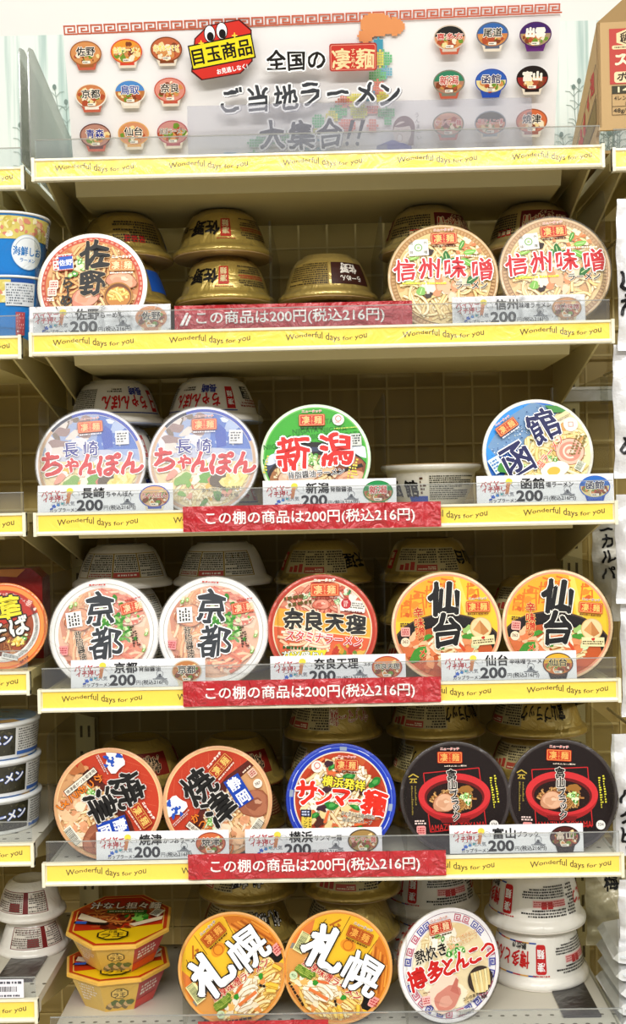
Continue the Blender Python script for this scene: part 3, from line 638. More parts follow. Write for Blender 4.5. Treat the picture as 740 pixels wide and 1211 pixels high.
@design('#cfae7c')
def shinshu(A):
    N = norm(365, 375, 326)
    A.ring(0, .985, '#b98d56')
    for i in range(90): A.ring(.90, .96, '#cfa873', a0=i*4, a1=i*4+2.2, n=1)
    A.ring(0, .885, '#e9cf94'); A.clip = .875
    mix(A, 36, 0, 0, .85, .85, ['#e2b878', '#f2dfae', '#e8c88a', '#d8a868', '#f4e6bc'], .06, .18, 3)
    A.strands(120, 0, 0, .85, .85, ['#f4e4b0', '#eed798', '#f8ecc4'], .04, .7, 4, '#cfa45e', 5)
    mix(A, 22, *N(440, 440), .55, .3, ['#f0d4b8', '#f6e6d4', '#e6bc98', '#d89a70'], .06, .13, 5); mix(A, 14, *N(480, 210), .4, .2, ['#e0a070', '#f4e8cc', '#d88a58'], .04, .08, 6)
    for x, y, w, h, r, c in ((485, 180, .15, .07, 60, '#58a040'), (530, 228, .2, .08, 5, '#8cc460'), (390, 262, .24, .1, 100, '#2f7a34'), (350, 275, .16, .07, 60, '#3c8a3c'), (518, 292, .22, .09, -35, '#7cba50'), (535, 400, .18, .12, 30, '#2e7436'), (225, 462, .15, .12, 70, '#8cc060'), (195, 250, .2, .06, 20, '#9cc860'), (160, 400, .14, .06, 10, '#b8cc60'), (420, 280, .12, .1, 0, '#327c36')):
        A.blob(*N(x, y), w/1.6, c, int(x), h/w, r, .2); A.line([np.array(N(x, y))+rotm(r)@np.array([-w*.4, 0]), np.array(N(x, y))+rotm(r)@np.array([w*.4, 0])], .012, '#d8ecb0')
    for x, y in ((290, 220), (270, 488)): A.blob(*N(x, y), .075, '#3c2a22', 2, .7, 10)
    A.line([N(250, 400), N(262, 440), N(268, 480)], .05, '#f4ead8')
    x, y = N(222, 188); A.rect(x, y, .37, .31, '#f4f2e8', 2); A.ring(.055, .075, '#7aa860', x, y, 24); A.stamp(x, y, .03, '#d8e8c0', '#6a9a50')
    for ch, dx, dy in zip('信州味噌', (-.13, .13, -.13, .13), (.09, .09, -.09, -.09)): A.text(ch, x+dx, y+dy, .07, '#6a6a60', bold=.02)
    A.fine(*N(225, 242), .26, .035, 1, '#8a6a4a', 3)
    A.seal(*N(380, 135), .46, 0, '#c83a28', '#f0cf86', '#f0cf86', '#c23a54')
    A.fine(*N(525, 252), .68, .05, 1, '#fff8e8', 9, -4)
    for ch, x, y in zip('信州味噌', (132, 280, 437, 600), (325, 322, 325, 342)): A.text(ch, *N(x, y), .43, '#cb2b34', -1, bold=.05, halo='#ffffff', hw=.05, brush=.9)
    A.text('ラーメン', *N(530, 437), .16, '#2a2420', -2, w=.58, bold=.05, halo='#fff6e4', hw=.06, shear=.1); A.fine(*N(245, 414), .8, .06, 1, '#e6e24a', 12, -2)
@design('#e4e4ea')
def nagasaki(A, second=False):
    N = norm(370, 372, 336)
    A.ring(.0, .985, '#e6dcd0'); A.ring(.93, .985, '#3c58c0', a0=25, a1=112, n=40); A.ring(.93, .985, '#2a2c50', a0=112, a1=140, n=20); A.ring(.93, .985, '#d8b8a0', a0=140, a1=385, n=60)
    A.ring(0, .925, '#c9cde0'); A.clip = .92
    A.poly([(-1, .1), (-1, 1), (1, 1), (1, .0), (.2, .3)], '#a7b7dc'); A.poly([(.1, .25), (.15, 1), (1, 1), (1, .25)], '#5f83cf')
    mix(A, 16, -.45, .55, .4, .35, ['#e6ddd8', '#c8bcc0', '#a89090', '#e8e4ea', '#8a7a70'], .08, .2, 3); mix(A, 10, .5, .6, .35, .3, ['#dfe6f4', '#b8c8e8', '#4e74c8', '#eef2fa'], .07, .16, 4)
    A.poly([(.2, .5), (.26, .72), (.4, .6), (.42, .3), (.25, .25)], '#3f62c0')
    A.poly([(-1, .05), (1, .0), (1, -1), (-1, -1)], '#ecdcb6')
    A.strands(80, 0, -.45, .9, .5, ['#f6ecc8', '#efe0b0', '#faf2dc'], .045, .6, 5, '#d8bc88', 4)
    mix(A, 40, -.05, -.4, .85, .4, ['#f4e8d8', '#e6a890', '#8ab858', '#d87868', '#f0d890', '#fbf6ec', '#6a9a48', '#e8c060'], .04, .11, 6)
    for x, y, r, c in ((390, 480, .16, '#7ab050'), (250, 495, .17, '#90b868'), (440, 482, .12, '#d88a7a'), (330, 500, .1, '#f6f0e0'), (180, 470, .12, '#e8a898')): A.blob(*N(x, y), r, c, int(x), .6, 40)
    A.blob(*N(520, 490), .3, '#6a5a4c', 4, .5, 10); A.blob(*N(570, 495), .23, '#efe39a', 8, .7, 20, .3); mix(A, 10, *N(570, 495), .2, .12, ['#f6eeb8', '#e6d47a'], .03, .07, 5)
    A.rect(*N(570, 215), .25, .26, '#f4f4f2', 2); A.fine(*N(570, 215), .2, .2, 4, '#6a6a78', 3, 2)
    A.seal(*N(368, 142), .44, 4, '#e2623c', '#f8d8a0', '#f6c88a', '#c8386a', '#e8e8f0')
    for ch, x, y in zip('長崎', (246, 372), (286, 282)): A.text(ch, *N(x, y), .30, '#3b3f9c', 2, bold=.035, halo='#ffffff', hw=.05, brush=.6)
    for ch, x, y, h in zip('ちゃんぽん', (125, 255, 362, 490, 630), (378, 388, 386, 384, 382), (.50, .34, .44, .46, .46)): A.text(ch, *N(x, y), h, '#d42a3a', bold=.085, halo='#ffffff', hw=.045, brush=.8)
    if second:
        A.text('あっさり3種の具材', .36, -.53, .085, '#38342e', 6, bold=.01); A.text('じっくり煮た太麺', .36, -.66, .085, '#38342e', 6, bold=.01)
def nagasaki2(A): nagasaki(A, True)
nagasaki2.rim = '#e4e4ea'
@design('#dff0d4')
def niigata(A):
    N = norm(360, 370, 325)
    A.ring(0, .975, '#7cc868'); A.ring(0, .95, '#46b436'); A.clip = .945
    for r in range(9):
        for k in range(4):
            x, y = N(70+k*172+(r % 2)*80-30, 60+r*44+(-k)*14+25)
            if x*x+y*y < .62 and y > -.2: A.text('NIIGATA', x, y, .135, '#22801c', 7, w=.48, bold=.045)
    A.blob(*N(367, 505), 1.0, '#e8ece8', 1, .72, 0, 0, 48); A.ell(*N(365, 492), 1.04, .68, '#26201e'); A.ell(*N(365, 503), .99, .62, '#46506a')
    A.ell(*N(640, 320), .2, .1, '#e8eef8', -25); A.ell(*N(100, 385), .16, .09, '#dfe6f4', 35)
    A.ell(*N(362, 512), .90, .56, '#2a1c16'); A.ell(*N(362, 522), .85, .53, '#b07a4c')
    A.strands(70, *N(300, 500), .62, .38, ['#efd8a8', '#e6c890', '#f4e4c0'], .045, .5, 4, '#a07040', 4)
    mix(A, 30, *N(360, 480), .6, .3, ['#f4ead4', '#e2c49c', '#c89a74', '#f0dcc0', '#d8b48c'], .05, .12, 5); chashu(A, *N(560, 400), .36, .5, -20, ('#8a4a2c', '#a8643c', '#8a4a2c', '#c08a60')); chashu(A, *N(260, 480), .36, .5, 10, ('#e0c0a4', '#ecd4bc', '#d8b090', '#f4e6d8')); chashu(A, *N(580, 490), .3, .5, 10)
    greens(A, [N(340, 380), N(265, 385), N(315, 405), N(360, 400), N(300, 365)], .13, 6)
    A.poly([N(430, 470), N(640, 395), N(650, 415), N(440, 480)], '#2a1a14')
    x, y = N(490, 130); A.ell(x, y, .11, .11, '#f6f4ec'); A.ring(.045, .058, '#d84a44', x, y+.02, 20); A.fine(x, y-.05, .1, .025, 1, '#d84a44')
    A.fine(*N(535, 180), .42, .035, 1, '#d8e070', 4, 6)
    A.rect(*N(600, 250), .21, .23, '#d8dcd6', 5); A.fine(*N(600, 250), .18, .19, 4, '#3a3c3c', 3, 5)
    A.seal(*N(330, 137), .46, 3, '#d23e2c', '#f2d290', '#f2d290', '#c8242c', '#244a1c')
    A.text('新', *N(228, 345), .68, '#da2c24', 4, bold=.06, halo='#ffffff', hw=.045, brush=.9); A.text('潟', *N(478, 318), .66, '#da2c24', 4, bold=.06, halo='#ffffff', hw=.045, brush=.9)
    A.text('背脂醤油ラーメン', *N(366, 466), .14, '#26201c', 7, w=1.05, bold=.04, halo='#ffffff', hw=.07)
    for x, y in ((610, 420), (568, 470), (590, 455)): A.fine(*N(x, y), .07, .34, 6, '#e8dc60', 3, -8)
    A.fine(*N(65, 420), .06, .36, 7, '#e8dc60', 3, -12)
@design('#e9e6da')
def hakodate(A):
    N = norm(317, 510, 277)
    A.ring(0, .97, '#efe2a8'); A.clip = .965
    A.poly([N(30, 640), N(30, 200), N(480, 200), N(400, 300), N(250, 430), N(130, 640)], '#2f7fd8'); A.poly([N(40, 420), N(200, 235), N(300, 235), N(180, 420), N(60, 560)], '#3aa0ee')
    A.poly([N(150, 330), N(300, 240), N(440, 280), N(370, 370), N(240, 470), N(100, 520), N(60, 470)], '#7ea2c8')
    g = random.Random(4)
    for i in range(240):
        t = g.random(); x = 80+t*330+g.gauss(0, 45); y = 500-t*210+g.gauss(0, 48); s = g.uniform(.008, .026)
        u, v = N(x, y)
        if u*u+v*v < .85: A.rect(u, v, s, s*g.uniform(.6, 1.6), g.choice(['#eef4f8', '#b8d0e8', '#466a9c', '#d8e4d8', '#8ab0d8', '#31548c']), 30)
    A.poly([N(360, 260), N(440, 265), N(480, 300), N(400, 300)], '#4c9a48')
    A.poly([N(600, 300), N(470, 290), N(400, 330), N(300, 440), N(230, 540), N(180, 700), N(500, 800), N(620, 600)], '#efe3b4')
    A.strands(120, *N(430, 560), .75, .75, ['#f4e8b4', '#eddc98', '#f8f0cc'], .045, .6, 5, '#d0b060', 5)
    mix(A, 20, *N(420, 480), .5, .5, ['#f2d8a0', '#e8c478', '#f6ecd0', '#d8a868'], .05, .1, 6)
    x, y = N(478, 508); A.ell(x, y, .27, .255, '#a86a48'); A.ell(x, y, .255, .24, '#eec6b0'); A.ell(x, y, .2, .185, '#d99a86'); A.ring(.1, .135, '#f4dccc', x, y, 40, 30, 300); A.blob(x+.02, y, .08, '#f2d4c2', 3, .7)
    x, y = N(395, 600); A.blob(x, y, .26, '#f6f2e6', 4, .62, 10, .08); A.ell(x-.02, y-.03, .12, .08, '#f0c050', 10); greens(A, [N(368, 545), N(395, 548), N(300, 570), N(250, 590)], .07, 6)
    A.rect(*N(100, 570), .22, .3, '#dff0f8', 30); A.fine(*N(100, 570), .18, .24, 4, '#5a88c0', 4, 30); A.blob(*N(140, 585), .12, '#4a9a3a', 3)
    x, y = N(488, 366); A.ell(x, y, .135, .135, '#f4efe2'); A.ring(.05, .065, '#b84a5a', x, y, 4, 45, 405)
    A.fine(*N(455, 330), .3, .05, 2, '#a89a80', 3, 28)
    for x in (520, 545, 500): A.fine(*N(x, 475), .06, .4, 8, '#8a7a3a', int(x), -22)
    A.barcode(*N(525, 585), .17, .13, 60, '#4a6a4a')
    A.seal(*N(160, 372), .4, 34, '#c84a28', '#f0cc80', '#f0cc80', '#d83848', '#eef0f8')
    A.text('塩ラーメン', *N(372, 510), .17, '#d86a4a', 50, w=.72, bold=.05, halo='#fff8e8', hw=.05)
    for i, ch in enumerate(('館', '函')): A.text(ch, *N(*((342, 372), (205, 548))[i]), (.64, .68)[i], '#1c2260', 27, bold=.04, halo='#ffffff', hw=.03, brush=.9)
@design('#f1efec')
def kyoto(A):
    N = norm(372, 378, 336)
    A.ring(0, .985, '#fbfaf8'); A.ring(.925, .94, '#c0bcb6'); A.ring(0, .86, '#eec4a8'); A.clip = .86
    A.poly([(-.86, .35), (-.5, .8), (-.3, .55), (-.35, -.6), (-.7, -.5)], '#d89070'); mix(A, 26, 0, 0, .8, .8, ['#ecc0a4', '#e2a488', '#f4d8c0', '#dc9478', '#f8e4d0'], .07, .18, 3)
    A.strands(60, *N(230, 330), .36, .8, ['#f4ca9c', '#f0b284', '#fae0c0'], .045, .8, 5, '#e09a70', 1.2, 80); A.strands(90, *N(450, 200), .62, .45, ['#ec9a80', '#f8dcc0', '#e07058', '#fae8d0'], .04, .6, 6, '#e48a74', 2, -30); A.strands(50, *N(480, 520), .5, .35, ['#ee9470', '#f8d4b0', '#e07858'], .045, .6, 7, '#e09078', 2, 25)
    chashu(A, *N(215, 290), .24, .9, 0, ('#d8906c', '#e4ac88', '#d49874', '#f0c8a8'))
    for i in range(90):
        g = random.Random(i); A.ell(*N(450+g.gauss(0, 60), 320+g.gauss(0, 70)), g.uniform(.03, .07), g.uniform(.02, .045), g.choice(['#4c9440', '#78b458', '#a4cc80', '#5aa04a', '#d4e8b8']), g.uniform(0, 180), 12)
    for x, y in ((655, 370), (640, 470), (180, 190)): greens(A, [N(x, y)], .07, 3)
    A.rect(*N(187, 288), .29, .29, '#f6f4f2', 8); A.fine(*N(187, 288), .23, .22, 4, '#4a4a4a', 3, 98)
    A.stamp(*N(122, 480), .085, '#eaa0a0', '#b84a54'); A.text('344', *N(165, 550), .08, '#8a5a4a', bold=.03); A.fine(*N(560, 400), .07, .4, 8, '#5a4438', 3, 12); A.fine(*N(585, 410), .05, .3, 7, '#5a4438', 5, 12); A.fine(*N(330, 72), .3, .05, 1, '#d05a50')
    for ch, y in zip('背脂醤油味', (385, 430, 475, 520, 560)): A.text(ch, *N(212+(y-385)*.24, y), .15, '#26282a', 6, bold=.035, halo='#f6e6d4', hw=.04, brush=.5)
    A.seal(*N(556, 215), .44, 14, '#d65a44', '#f8dcb4', '#f4c89c', False); A.fine(*N(556, 165), .3, .04, 1, '#c84a40', 3, 14)
    A.text('京', *N(350, 225), .62, '#474b50', 0, bold=.04, halo='#ffffff', hw=.04, brush=1); A.text('都', *N(388, 440), .62, '#474b50', 0, bold=.04, halo='#ffffff', hw=.04, brush=1)
@design('#c9503a')
def nara(A):
    N = norm(362, 378, 331)
    A.ring(0, .985, '#c64836'); A.ring(0, .93, '#f6e4c4'); A.ring(0, .905, '#e2846a'); A.clip = .90
    mix(A, 30, *N(360, 180), .75, .35, ['#e49a80', '#d06a54', '#f0c4a8', '#f4e0cc', '#c85a44'], .06, .16, 3); A.strands(50, *N(380, 200), .7, .3, ['#e89c84', '#f4d4bc', '#d87460'], .05, .5, 4, '#b85040', 3)
    mix(A, 12, *N(500, 150), .3, .2, ['#f4efe4', '#e8dcd0', '#8ab07a', '#4a8a5a'], .05, .1, 6); greens(A, [N(520, 150), N(300, 160), N(250, 165), N(465, 215)], .07, 7, ['#5a9a5a', '#8ab878', '#c0d8a8', '#e8f0dc'])
    chashu(A, *N(360, 225), .16, .6, 0, ('#d87a64', '#e8a08a', '#d4705c', '#f4c8b4'))
    A.poly([N(40, 235), N(690, 320), N(690, 440), N(40, 345)], '#f4b64a'); A.poly([N(40, 345), N(690, 440), N(690, 450), N(40, 353)], '#fbe4a8'); A.poly([N(40, 350), N(690, 447), N(690, 560), N(40, 560)], '#e8744e')
    A.strands(70, *N(230, 470), .55, .36, ['#f8e4c8', '#f4d4b0', '#fcf0dc'], .045, .7, 5, '#dc9070', 2, -20); mix(A, 20, *N(540, 520), .35, .16, ['#e8c060', '#d8a040', '#f0e0b0', '#7a9a48', '#c84a38'], .04, .09, 8)
    A.rrect(*N(553, 240), .47, .22, .03, '#f6f2ea', -7); x, y = N(513, 224); A.ell(x, y, .095, .095, '#c83a44'); A.fine(x, y, .09, .12, 4, '#f4dcd4', 2); A.fine(*N(580, 238), .26, .12, 3, '#6a625a', 4, -7); A.fine(*N(560, 275), .36, .04, 1, '#8a3a34', 5, -7)
    for x, y, w in ((195, 178, .4), (230, 215, .46)): A.fine(*N(x, y), w, .1, 1, '#6a5c1c', int(x), 8, .9)
    A.seal(*N(382, 135), .5, 0, '#dc5a36', '#f8d89c', '#f4c080', '#f4ece0', '#a03c2c')
    for ch, x, y in zip('奈良天理', (186, 312, 440, 570), (312, 326, 340, 354)): A.text(ch, *N(x, y), .38, '#3d3b3a', -5, bold=.07, halo='#fff4dc', hw=.05, brush=.9)
    A.text('スタミナラーメン', *N(372, 434), .215, '#d4504a', -6, w=1.42, bold=.06, halo='#ffffff', hw=.06, shear=.1)
    A.fine(*N(230, 492), .68, .09, 1, '#2c6a34', 4, -4, .95); A.poly([N(150, 515), N(390, 505), N(370, 540), N(110, 560)], '#f4e444'); A.text('ガツ盛り!', *N(235, 532), .13, '#f4f4ec', -3, w=.75, bold=.06, halo='#1f6a34', hw=.08)
@design('#f4d2a8')
def sendai(A):
    N = norm(372, 367, 337)
    A.ring(0, .985, '#f3a888'); A.ring(0, .95, '#f6cf3c'); A.clip = .945
    A.ring(0, .945, '#f6d040'); A.poly([N(60, 20), N(420, 20), N(480, 330), N(60, 330)], '#f4b93a'); A.poly([N(416, 20), N(450, 20), N(540, 330), N(500, 330)], '#f8e070')
    for x, y, s in ((190, 200, 1.0), (296, 150, 1.1), (395, 120, .8), (545, 125, .8), (120, 240, .7)):
        c = '#e8842c'
        A.line([N(x-45*s, y+90*s), N(x-35*s, y-40*s)], .03, c); A.line([N(x+45*s, y+90*s), N(x+35*s, y-40*s)], .03, c); A.line([N(x-50*s, y-10*s), N(x+50*s, y-20*s)], .026, c); A.line([N(x-60*s, y-70*s), N(x+55*s, y-45*s)], .035, c)
        A.line([N(x-40*s, y+40*s), N(x+40*s, y+10*s)], .02, c); A.line([N(x-30*s, y+80*s), N(x+36*s, y+60*s)], .03, c); A.blob(*N(x, y-30*s), .06*s, c, int(x)); A.blob(*N(x-12*s, y+30*s), .09*s, '#ee9a34', int(x)+1, .8); A.blob(*N(x+10*s, y+70*s), .06*s, '#d86c24', int(x)+2)
    A.ell(*N(372, 500), 1.03, .64, '#5a4438'); A.ell(*N(372, 503), 1.0, .62, '#241a18'); A.ell(*N(370, 520), .88, .52, '#120c0a'); A.ell(*N(370, 530), .85, .49, '#c8622e')
    A.strands(60, *N(400, 500), .5, .3, ['#f4e4b8', '#f8f0d4', '#ecd49a'], .045, .6, 4, '#c89458', 2, 30)
    mix(A, 34, *N(300, 510), .65, .36, ['#e8a070', '#d87a48', '#f0c49c', '#e28a58', '#f4dcc0'], .06, .15, 5); mix(A, 12, *N(480, 450), .35, .2, ['#d8e8b8', '#f4f0d8', '#a8c878', '#e8b078'], .05, .1, 6)
    for x, y, w, r in ((245, 432, .1, 20), (505, 430, .11, 0), (190, 535, .2, 40), (170, 545, .14, 60), (330, 500, .08, 10)): A.blob(*N(x, y), w, '#4f9a38', int(x), .5, r)
    A.line([N(440, 470), N(480, 520)], .05, '#d8582c')
    x, y = N(585, 378); A.ell(x, y, .2, .2, '#e0b878'); A.ell(x, y, .185, .185, '#f0d8a8'); A.poly([N(535, 390), N(580, 330), N(635, 400), N(600, 425)], '#c88a50'); A.poly([N(535, 390), N(580, 330), N(585, 420)], '#dca468')
    A.rect(*N(597, 457), .42, .17, '#efe4b4', 4); A.fine(*N(597, 462), .38, .08, 2, '#6a5a34', 3, 4); A.blob(*N(597, 440), .03, '#c83a2c', 1)
    A.stamp(*N(112, 395), .085, '#eab0a4', '#b8444c'); A.fine(*N(108, 350), .16, .08, 2, '#5a3c2c', 3); x, y = N(110, 460); A.ell(x, y, .085, .085, '#f2e0c4'); A.text('362', x, y+.01, .075, '#6a5438', bold=.02)
    for ch, yy in zip('辛味噌ラーメン', (275, 338, 395, 440, 485, 525, 568)): A.text(ch, *N(196+(yy-275)*.07, yy), .19 if yy < 420 else .15, '#cc3a2a', 3, bold=.05, halo='#f8dc90', hw=.04, brush=.5)
    A.seal(*N(572, 245), .42, 0, '#d8502c', '#f6d67c', '#f6d67c', '#8a4a1c', '#8a4a1c')
    for ch, q, h in (('仙', (362, 188), .64), ('台', (376, 392), .62)): A.text(ch, *N(*q), h, '#1e1c1c', -2, bold=.085, halo='#fbf6ea', hw=.035, brush=1)
@design('#e8b080')
def yaizu(A):
    N = norm(355, 400, 335)
    A.ring(0, .975, '#f0cc98'); A.ring(0, .95, '#cb4a2e'); A.clip = .945
    for i in range(14): A.line([N(100+i*40, 60+i*8), N(60+i*50, 600)], .008, '#d8694a')
    A.poly([N(160, 620), N(330, 330), N(480, 200), N(560, 140), N(640, 200), N(720, 420), N(640, 700), N(300, 760)], '#d9a878'); A.poly([N(180, 580), N(255, 425), N(420, 240), N(560, 140), N(600, 170), N(460, 290), N(300, 470), N(240, 620)], '#6a2c20')
    A.strands(110, *N(470, 520), .6, .6, ['#f0d4a4', '#e8c088', '#f6e2bc'], .045, .5, 4, '#b88050', 3)
    mix(A, 44, *N(480, 580), .55, .4, ['#f0cda6', '#e8b890', '#f6dfc4', '#dca078', '#f2c8a0', '#e8ac84'], .05, .13, 5)
    chashu(A, *N(592, 415), .27, .95, 0, ('#a86a50', '#b87a5c', '#9a5c44', '#cfa084'))
    mix(A, 10, *N(250, 640), .3, .3, ['#d8a070', '#c07848', '#e4b88c'], .06, .12, 8); greens(A, [N(320, 510), N(350, 530), N(385, 470), N(330, 545), N(300, 525)], .09, 6)
    A.blob(*N(85, 425), .2, '#f4f2f0', 3, 1, 20, .35)
    for x, y, r in ((52, 405, .06), (98, 445, .06), (80, 480, .05), (130, 470, .04), (75, 440, .03), (120, 430, .03)): A.blob(*N(x, y), r, '#2f5fc0', x, .8, x, .5)
    A.fine(*N(130, 495), .4, .07, 2, '#e0c8c0', 3, 42)
    A.rect(-.28, -.6, .72, .13, '#2c221e', 142); A.rect(-.28, -.6, .70, .11, '#f4ecdc', 142); A.text('焼津産かつお節使用', -.28, -.6, .075, '#2c221e', 142, w=.66, bold=.03)
    A.barcode(*N(598, 570), .34, .16, 52)
    A.stamp(*N(577, 226), .075, '#e8c8b4', '#b0343c', rot=38); A.fine(*N(545, 200), .22, .05, 1, '#f4dcc8', 3, 40)
    x, y = N(610, 291); A.ell(x, y, .085, .085, '#f0e8dc'); A.text('387', x, y, .075, '#5a4a40', 20, bold=.02)
    for ch, q in zip('かつおラーメン', ((216, 495), (262, 537), (306, 576), (346, 610), (380, 638), (412, 662), (440, 684))): A.text(ch, *N(*q), .17, '#ee8c30', 38, bold=.05, halo='#5a2414', hw=.04, brush=.5)
    A.seal(*N(378, 178), .46, 48, '#b8442c', '#f0d27a', '#e8c46c', '#f4dcd0', '#f0d8c8')
    x, y = N(490, 332); A.rect(x, y, .32, .56, '#2450b4', 32); A.text('静', *N(464, 290), .25, '#ffffff', 32, bold=.06); A.text('岡', *N(520, 373), .25, '#ffffff', 32, bold=.06)
    A.text('焼', *N(238, 300), .64, '#282624', 38, bold=.05, halo='#d8d4d0', hw=.03, brush=.7); A.text('津', *N(368, 440), .62, '#282624', 38, bold=.05, halo='#e8e4de', hw=.03, brush=.7)
@design('#2944bc')
def sanma(A):
    N = norm(372, 372, 334)
    A.ring(0, .985, '#2745c2'); A.ring(.945, .96, '#7a94e0')
    for a in (86, 172, 262, 350): A.ring(.90, .97, '#a8b4c8', a0=a-4, a1=a+4, n=4)
    for a in range(0, 360, 45): A.ring(.955, .965, '#e8ecf8', a0=a+10, a1=a+24, n=6)
    A.ring(0, .885, '#f2e8d4'); A.ring(0, .86, '#c8502e'); A.clip = .855
    mix(A, 20, 0, 0, .8, .8, ['#d06a3c', '#b8441f', '#dc8a58'], .08, .2, 2); A.strands(120, *N(360, 330), .66, .66, ['#f6ecd0', '#efdfb4', '#faf6e8'], .05, .5, 4, '#c89a60', 3)
    mix(A, 46, *N(370, 400), .72, .6, ['#f4ead4', '#f8f4e8', '#e8a070', '#ecd8a0', '#d8784c', '#f0e4b8', '#5a3428'], .04, .11, 5)
    for x, y, w, r in ((585, 270, .13, 30), (310, 408, .13, 0), (425, 232, .11, 10), (320, 172, .08, 40), (205, 465, .09, 30), (460, 420, .09, -20), (340, 545, .06, 0), (480, 545, .07, 20)): A.blob(*N(x, y), w, '#2f8a3a', int(x), .55, r); A.blob(*N(x+4, y-3), w*.5, '#5cb058', int(x)+1, .5, r)
    for x, y in ((250, 420), (285, 310), (300, 150)): A.blob(*N(x, y), .09, '#4a2a3a', x, .6, 20)
    for x, y, r in ((280, 475, 70), (490, 520, 10), (240, 140, 40), (340, 205, 10)): A.line([np.array(N(x, y))-rotm(r)@np.array([.12, 0]), np.array(N(x, y))+rotm(r)@np.array([.12, 0])], .05, '#e87a48')
    x, y = N(228, 167); A.ell(x, y, .11, .11, '#f6f2e8'); A.ring(.045, .06, '#d84a44', x, y+.02, 20); A.fine(x, y-.05, .1, .025, 1, '#d84a44')
    x, y = N(155, 500); A.rect(x, y, .19, .42, '#e8cf58', -3); A.rect(*N(153, 450), .2, .13, '#2a2a4a', -3); A.fine(*N(153, 450), .16, .1, 2, '#c8d0e8', 3, -3); A.text('サンマー', *N(148, 520), .085, '#2c2418', -3, vert=True, bold=.03); A.fine(*N(175, 510), .03, .25, 6, '#6a5424', 4, -3)
    A.seal(*N(412, 160), .42, -4, '#c8362a', '#f0cc84', '#f0cc84', '#e03c5a')
    A.text('横浜発祥', *N(392, 272), .205, '#f6e34c', -9, w=.80, bold=.06, halo='#3a2c14', hw=.07)
    for ch, x, y, h in zip('サンマー麺', (160, 268, 372, 458, 580), (325, 355, 362, 382, 396), (.50, .36, .40, .28, .48)): A.text(ch, *N(x, y), h, '#e23a28', -9, bold=.085, halo='#ffffff', hw=.05, brush=.9)
    A.text('彩り豊かな五種の野菜!', *N(476, 468), .085, '#2a2622', -9, w=.62, bold=.015, halo='#f4ecd8', hw=.06); A.text('醤油とろみスープ', *N(470, 502), .085, '#2a2622', -9, w=.55, bold=.015, halo='#f4ecd8', hw=.06)
@design('#3c3432')
def toyama(A):
    N = norm(359, 396, 346)
    A.ring(0, .985, '#4a403e'); A.ring(0, .965, '#241512'); A.clip = .96
    q = [N(160, 240), N(520, 212), N(552, 580), N(193, 612)]
    A.line([q[0], q[1]], .016, '#d42c30'); A.line([q[3], q[0]], .016, '#d42c30'); A.line([q[1], q[2]], .016, '#d42c30'); A.line([q[2], q[3]], .016, '#d42c30')
    t = np.radians(np.linspace(180, 360, 40)); b = [(N(355+232*math.cos(a), 388-165*math.sin(a))) for a in t]; A.poly(b, '#b42a2c')
    A.poly([N(255, 525), N(455, 525), N(440, 556), N(270, 556)], '#8a1e20')
    A.ell(*N(355, 382), .672, .40, '#d83c40'); A.ell(*N(355, 392), .56, .315, '#7a1c1c'); A.ell(*N(355, 402), .52, .29, '#2e140c')
    A.strands(70, *N(352, 410), .46, .22, ['#c89858', '#d8ac70', '#b88448'], .03, .35, 4, '#5c3014', 4)
    chashu(A, *N(288, 430), .2, .85, 10, ('#d09a78', '#e4b898', '#d8a684', '#f0ccb0')); A.blob(*N(430, 345), .12, '#a87838', 3, .6); greens(A, [N(420, 408), N(435, 425), N(405, 395), N(440, 395)], .08, 6, ['#4a9430', '#8ac860', '#c0e090', '#e8f4c8'])
    A.text('AMAZING TOYAMA', *N(370, 578), .17, '#d83430', 3, w=1.02, bold=.01)
    A.fine(*N(372, 196), .44, .04, 1, '#f0e0d0', 3)
    x, y = N(92, 268); A.line([(x-.1, y+.01), (x, y+.07), (x+.1, y+.01)], .022, '#cbb24e'); A.line([(x-.07, y-.02), (x+.07, y-.02)], .018, '#cbb24e'); A.line([(x-.02, y-.02), (x-.03, y-.06), (x-.06, y-.08)], .018, '#cbb24e'); A.line([(x+.02, y-.02), (x+.02, y-.07), (x+.06, y-.075)], .018, '#cbb24e'); A.fine(*N(92, 298), .14, .02, 1, '#cbb24e')
    A.fine(*N(105, 380), .03, .36, 12, '#a89648', 3); A.fine(*N(82, 410), .03, .54, 18, '#a89648', 5)
    A.fine(*N(632, 345), .055, .52, 11, '#e8e04c', 6, 6); A.fine(*N(604, 368), .05, .58, 13, '#e8e04c', 8, 6)
    A.stamp(*N(133, 600), .085, '#f0a8a4', '#c03a3c'); A.fine(*N(128, 548), .2, .09, 2, '#f4dcd4', 3)
    x, y = N(602, 572); A.ell(x, y, .085, .085, '#f2efe8'); A.text('334', x, y+.01, .075, '#4a403a', bold=.02)
    A.seal(*N(333, 142), .44, -1, '#d2401f', '#f0c070', '#f0c070', '#e83a4c', '#2a1614')
    for ch, q_ in zip('富山ブラック', ((340, 254), (345, 316), (350, 374), (357, 426), (362, 468), (362, 515))): A.text(ch, *N(*q_), .2 if ch in '富山' else .175, '#1a1412', 0, bold=.06, halo='#f8f0e6', hw=.06, brush=.8)
